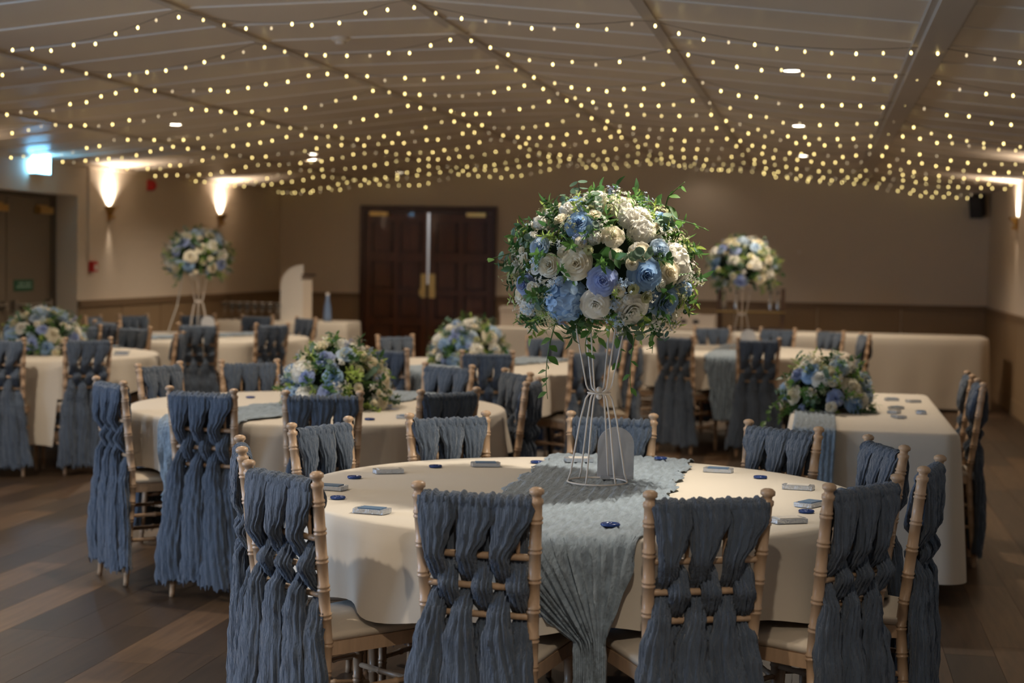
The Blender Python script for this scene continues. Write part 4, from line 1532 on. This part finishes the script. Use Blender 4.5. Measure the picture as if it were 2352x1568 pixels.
PK = [(-1.42, 5.41, 0.3, 'silvery wrapped favour on the nearest table, back left', False), (-1.14, 5.69, 0.1, 'blue fronted favour at the back rim of the nearest table', True),
      (-1.49, 4.97, -0.3, 'dark blue favour near the left rim of the nearest table', True), (-1.24, 4.55, -0.35, 'silvery blue favour at the front left rim of the nearest table', True),
      (-0.05, 5.43, -0.3, 'silvery favour on the right side of the nearest table', False), (-0.07, 4.72, 0.3, 'silvery favour behind the front right chair', False),
      (-0.01, 5.06, 0.9, 'small blue favour near the right rim of the nearest table', True), (-0.33, 5.79, -0.25, 'pale blue wrapped favour at the runner edge on the back rim', True),
      (-0.83, 5.84, 0.1, 'white favour lying on the runner behind the wire stand', False)]
for x, y, rz, l, b in PK:
    packet(x, y, YAW + rz, l, blue=b, z=0.768 if x == -0.83 else 0.757)


def token(x, y, label, z=0.757, s=1.0, group='dark blue wax tokens on the nearest table'):
    t = thing('wax_token', label, 'token', (x, y, z), rnd.uniform(0, 3), group)
    r = random.Random(int(abs(x * 1000)))
    prof = []
    obj('disc', MB().lathe([(0.001, 0), (0.022 * s, 0), (0.024 * s, 0.003), (0.022 * s, 0.007), (0.016 * s, 0.007), (0.015 * s, 0.0055), (0.001, 0.0055)], 18), M['token'], t, True)
    obj('raised_heart', MB().ball((0.004 * s, 0, 0.006), 0.006 * s, 8, 6, 0.4).ball((-0.004 * s, 0.002, 0.006), 0.006 * s, 8, 6, 0.4), M['token'], t, True)


for x, y, l in ((-1.49, 5.24, 'blue wax token at the left, behind the dark blue favour'), (-1.41, 4.78, 'blue wax token at the left, before the dark blue favour'),
                (-1.3, 5.6, 'blue wax token at the back, left of the blue fronted favour'), (-0.98, 5.83, 'blue wax token at the back, left of the runner'),
                (-0.18, 5.66, 'blue wax token on the right side of the nearest table'), (-0.02, 4.92, 'blue wax token near the front right rim')):
    token(x, y, l)
token(-0.54, 4.43, 'blue wax token on the runner at the front rim', 0.770, 1.15)
token(-0.55, 5.98, 'dark token on the runner at the back rim', 0.770)
for i, (x, y) in enumerate(((-2.91, 7.95), (-2.83, 8.01), (-1.96, 7.13))):
    token(x, y, ('blue token at the left rim of the second table', 'second blue token at the left of the second table', 'blue token at the front right of the second table')[i], group='tokens on the second table')
packet(-1.82, 7.27, 0.2, 'blue favour at the right front of the second table', group='favours on the second table')
T5L = ['back left favour on the right rectangular table', 'back right favour on the right rectangular table', 'middle left favour on the right rectangular table',
       'front dark favour on the right rectangular table', 'middle right favour on the right rectangular table', 'frontmost small favour on the right rectangular table']
for i, (x, y) in enumerate(((0.40, 9.13), (0.51, 9.06), (0.40, 8.60), (0.38, 8.36), (0.51, 8.38), (0.39, 8.1))):
    packet(x, y, 0.4 * i, T5L[i], 0.07, 0.05, 'favours on the right rectangular table', blue=(i % 2 == 0))
for i, (x, y) in enumerate(((-4.95, 11.25), (-4.85, 11.0), (-5.05, 10.75))):
    packet(x, y, 0.5 * i, ('back', 'middle', 'front')[i] + ' favour at the right rim of the left edge table', group='favours on the left edge table', blue=(i == 1))

# back of the room: things on the long table
bx = thing('card_box', 'pale box at the left end of the long back table', 'box', (-3.26, 17.6, TZ))
obj('box_body', MB().box(-0.11, 0.11, -0.12, 0.12, 0, 0.16), M['pink'], bx)
obj('lid', MB().box(-0.118, 0.118, -0.128, 0.128, 0.16, 0.21), M['pink'], bx)
bx = thing('card_box', 'second pale box behind the big flowers on the back table', 'box', (-2.98, 17.62, TZ))
obj('box_body', MB().box(-0.13, 0.13, -0.12, 0.12, 0, 0.13), M['pink'], bx)
obj('lid', MB().box(-0.138, 0.138, -0.128, 0.128, 0.13, 0.18), M['pink'], bx)
gl = thing('glass_globe', 'small shiny glass globe on the long back table', 'ornament', (-2.78, 17.45, TZ))
obj('globe', MB().ball((0, 0, 0.06), 0.05, 14, 10), M['steel'], gl, True)
obj('foot', MB().lathe([(0.03, 0), (0.025, 0.012), (0.001, 0.012)], 12), M['steel'], gl)

cr = thing('bread_crate', 'pale crate with two dark handholes on the back table', 'crate', (-1.32, 17.55, TZ))
obj('crate_front', MB().box(-0.26, 0.26, -0.17, -0.155, 0, 0.17), M['pink'], cr)
obj('crate_back', MB().box(-0.26, 0.26, 0.155, 0.17, 0, 0.17), M['pink'], cr)
for s in (-1, 1):
    obj('crate_end', MB().box(s * 0.26 - 0.008, s * 0.26 + 0.008, -0.17, 0.17, 0, 0.17), M['pink'], cr)
obj('crate_floor', MB().box(-0.26, 0.26, -0.17, 0.17, 0, 0.012), M['pink'], cr)
for s in (-0.07, 0.06):
    obj('handhole', MB().lathe([(0.001, 0), (0.035, 0), (0.035, 0.003), (0.001, 0.003)], 14).xform(Matrix.Rotation(PI / 2, 4, 'X') @ Matrix.Scale(0.55, 4, (0, 1, 0))), M['black'], cr, loc=(s, -0.171, 0.10))
ds = thing('display_stand', 'dark wooden display stand with glass shelves on the back table', 'display stand', (-0.70, 17.62, TZ))
for sx in (-0.33, 0.33):
    for sy in (-0.14, 0.14):
        obj('upright', MB().box(sx - 0.018, sx + 0.018, sy - 0.018, sy + 0.018, 0, 0.46), M['darkwood'], ds)
for z in (0.02, 0.20):
    obj('shelf', MB().box(-0.35, 0.35, -0.16, 0.16, z, z + 0.022), M['darkwood'], ds)
obj('glass_top', MB().box(-0.35, 0.35, -0.16, 0.16, 0.44, 0.452), M['glass'], ds)
obj('brass_edge', MB().box(-0.352, 0.352, -0.166, -0.16, 0.205, 0.222), M['brass'], ds)
GB = 'glass bottles around the display stand'
bl = ['left bottle on the display stand', 'second bottle on the display stand', 'shiny bottle right of the tall stand', 'right bottle on the display stand']
bme = MB().lathe([(0.001, 0), (0.028, 0), (0.030, 0.02), (0.030, 0.10), (0.012, 0.14), (0.011, 0.19), (0.001, 0.19)], 14).mesh('bottle_body', M['steel'], True)
cme = MB().lathe([(0.013, 0.185), (0.013, 0.205), (0.001, 0.205)], 12).mesh('cap', M['black'], True)
for i, x in enumerate((-0.98, -0.86, -0.50, -0.42)):
    t = thing('bottle', bl[i] + ' near the back wall', 'bottle', (x, 17.58, TZ + 0.222), 0, GB)
    put('bottle_body', bme, t)
    put('cap', cme, t)

# drinks table: white half arch and glasses
ar = thing('half_arch_panel', 'white half-arch display panel with side shelf near the left corner', 'display panel', (-5.60, 17.55, TZ))
poly = [(0.0, 0.0), (0.0, 0.62)] + [(-0.30 + 0.30 * math.cos(a) * 1.0, 0.36 + 0.26 * math.sin(a)) for a in [PI / 2 + PI / 2 * i / 10 for i in range(11)]]
poly = [(0, 0), (0, 0.62)] + [(-0.26 * math.sin(a), 0.38 + 0.24 * math.cos(a)) for a in [PI / 2 * i / 10 for i in range(11)]] + [(-0.26, 0)]
obj('arch_board', MB().prism(poly, -0.01, 0.01), M['white'], ar)
obj('side_post', MB().box(0.0, 0.10, -0.012, 0.012, 0, 0.50), M['wall'], ar)
obj('shelf', MB().box(0.0, 0.13, -0.07, 0.03, 0.50, 0.52), M['darkwood'], ar)
bt = thing('water_bottle', 'blue bottle right of the white half-arch panel', 'bottle', (-5.32, 17.55, TZ))
obj('bottle_body', MB().lathe([(0.001, 0), (0.045, 0), (0.047, 0.05), (0.04, 0.16), (0.022, 0.24), (0.02, 0.29), (0.001, 0.29)], 16), M['bottleblue'], bt, True)
obj('cap', MB().lathe([(0.022, 0.29), (0.022, 0.315), (0.001, 0.315)], 12), M['white'], bt, True)
gme = MB().lathe([(0.001, 0), (0.03, 0), (0.03, 0.004), (0.005, 0.01), (0.004, 0.08), (0.02, 0.10), (0.035, 0.14), (0.032, 0.19), (0.030, 0.19), (0.033, 0.14), (0.018, 0.102), (0.001, 0.09)], 14)
gme_b = gme.mesh('goblet', M['glass'], True)
rme = MB().torus(0.031, 0.0016, (0, 0, 0.19), 18, 5).mesh('rim', M['white'], True)
ORDG = ['first', 'second', 'third', 'fourth', 'fifth', 'sixth', 'seventh', 'eighth']
for i in range(14):
    x = -6.48 + 0.088 * (i % 8) + (0.04 if i > 7 else 0)
    y = 17.46 if i < 8 else 17.6
    t = thing('wine_glass', 'stemmed glass on the corner drinks table, %s row, %s from the left wall' % ('front' if i < 8 else 'back', ORDG[i if i < 8 else i - 8]), 'glass', (x, y, TZ), 0, 'wine glasses on the drinks table')
    put('goblet', gme_b, t)
    put('rim', rme, t)

# ------------------------------------------------------------------ fairy light strings
bulb_me = []
for k in range(3):
    bulb_me.append(MB().lathe([(0.0005, -0.0085), (0.0045, -0.006), (0.0062, -0.001), (0.005, 0.004), (0.002, 0.008), (0.0005, 0.009)], 7).mesh('bulb', M['bulb%d' % k], True))
SY = [7.65, 8.9, 10.15, 11.35, 12.5, 13.65, 14.85, 16.0, 17.2, 18.35, 19.4, 20.12]
ORD = ['first', 'second', 'third', 'fourth', 'fifth', 'sixth', 'seventh', 'eighth', 'ninth', 'tenth', 'eleventh', 'twelfth']
for i, sy in enumerate(SY):
    t = thing('fairy_light_string', 'fairy light string across the ceiling, %s counted from the camera' % ORD[i], 'string lights', (0, sy, 0), 0, 'fairy light strings')
    # visible span at that distance, with a margin
    xa = max(XL + 0.04, -0.185 * sy - 0.34 * sy)
    xb = min(XR - 0.04, -0.185 * sy + 0.335 * sy + 0.35)
    sup = [XL + 0.03] + BX + [XR - 0.03]
    jit = [rnd.uniform(-0.16, 0.16) for _ in sup]
    if sy > 20:
        jit = [0] * len(sup)
    elif i == 10:
        jit[0] = 0.55; jit[-1] = 0.45
    sag = [rnd.uniform(0.035, 0.10) for _ in sup]
    pts = []

    def pos(x):
        for a, b, ja, jb, sg in zip(sup, sup[1:], jit, jit[1:], sag):
            if x <= b:
                q = (x - a) / (b - a)
                za, zb = ceil_z(a) - 0.022, ceil_z(b) - 0.022
                return Vector((x, ja + (jb - ja) * q, za + (zb - za) * q - sg * 4 * q * (1 - q)))
        return Vector((x, jit[-1], ceil_z(x) - 0.02))
    x = xa
    while x < xb:
        pts.append(pos(x))
        x += 0.09
    obj('cable', MB().tube(pts, 0.0016, 4), M['cable'], t)
    x = xa + rnd.uniform(0, 0.1)
    step = 0.118 if sy < 19 else 0.128
    while x < xb:
        p = pos(x)
        k = rnd.random()
        k = 0 if k < 0.55 else (1 if k < 0.8 else 2)
        put('bulb', bulb_me[k], t, loc=(p.x, p.y + rnd.uniform(-0.01, 0.01), p.z - rnd.uniform(0.008, 0.03)))
        x += step * rnd.uniform(0.85, 1.15)
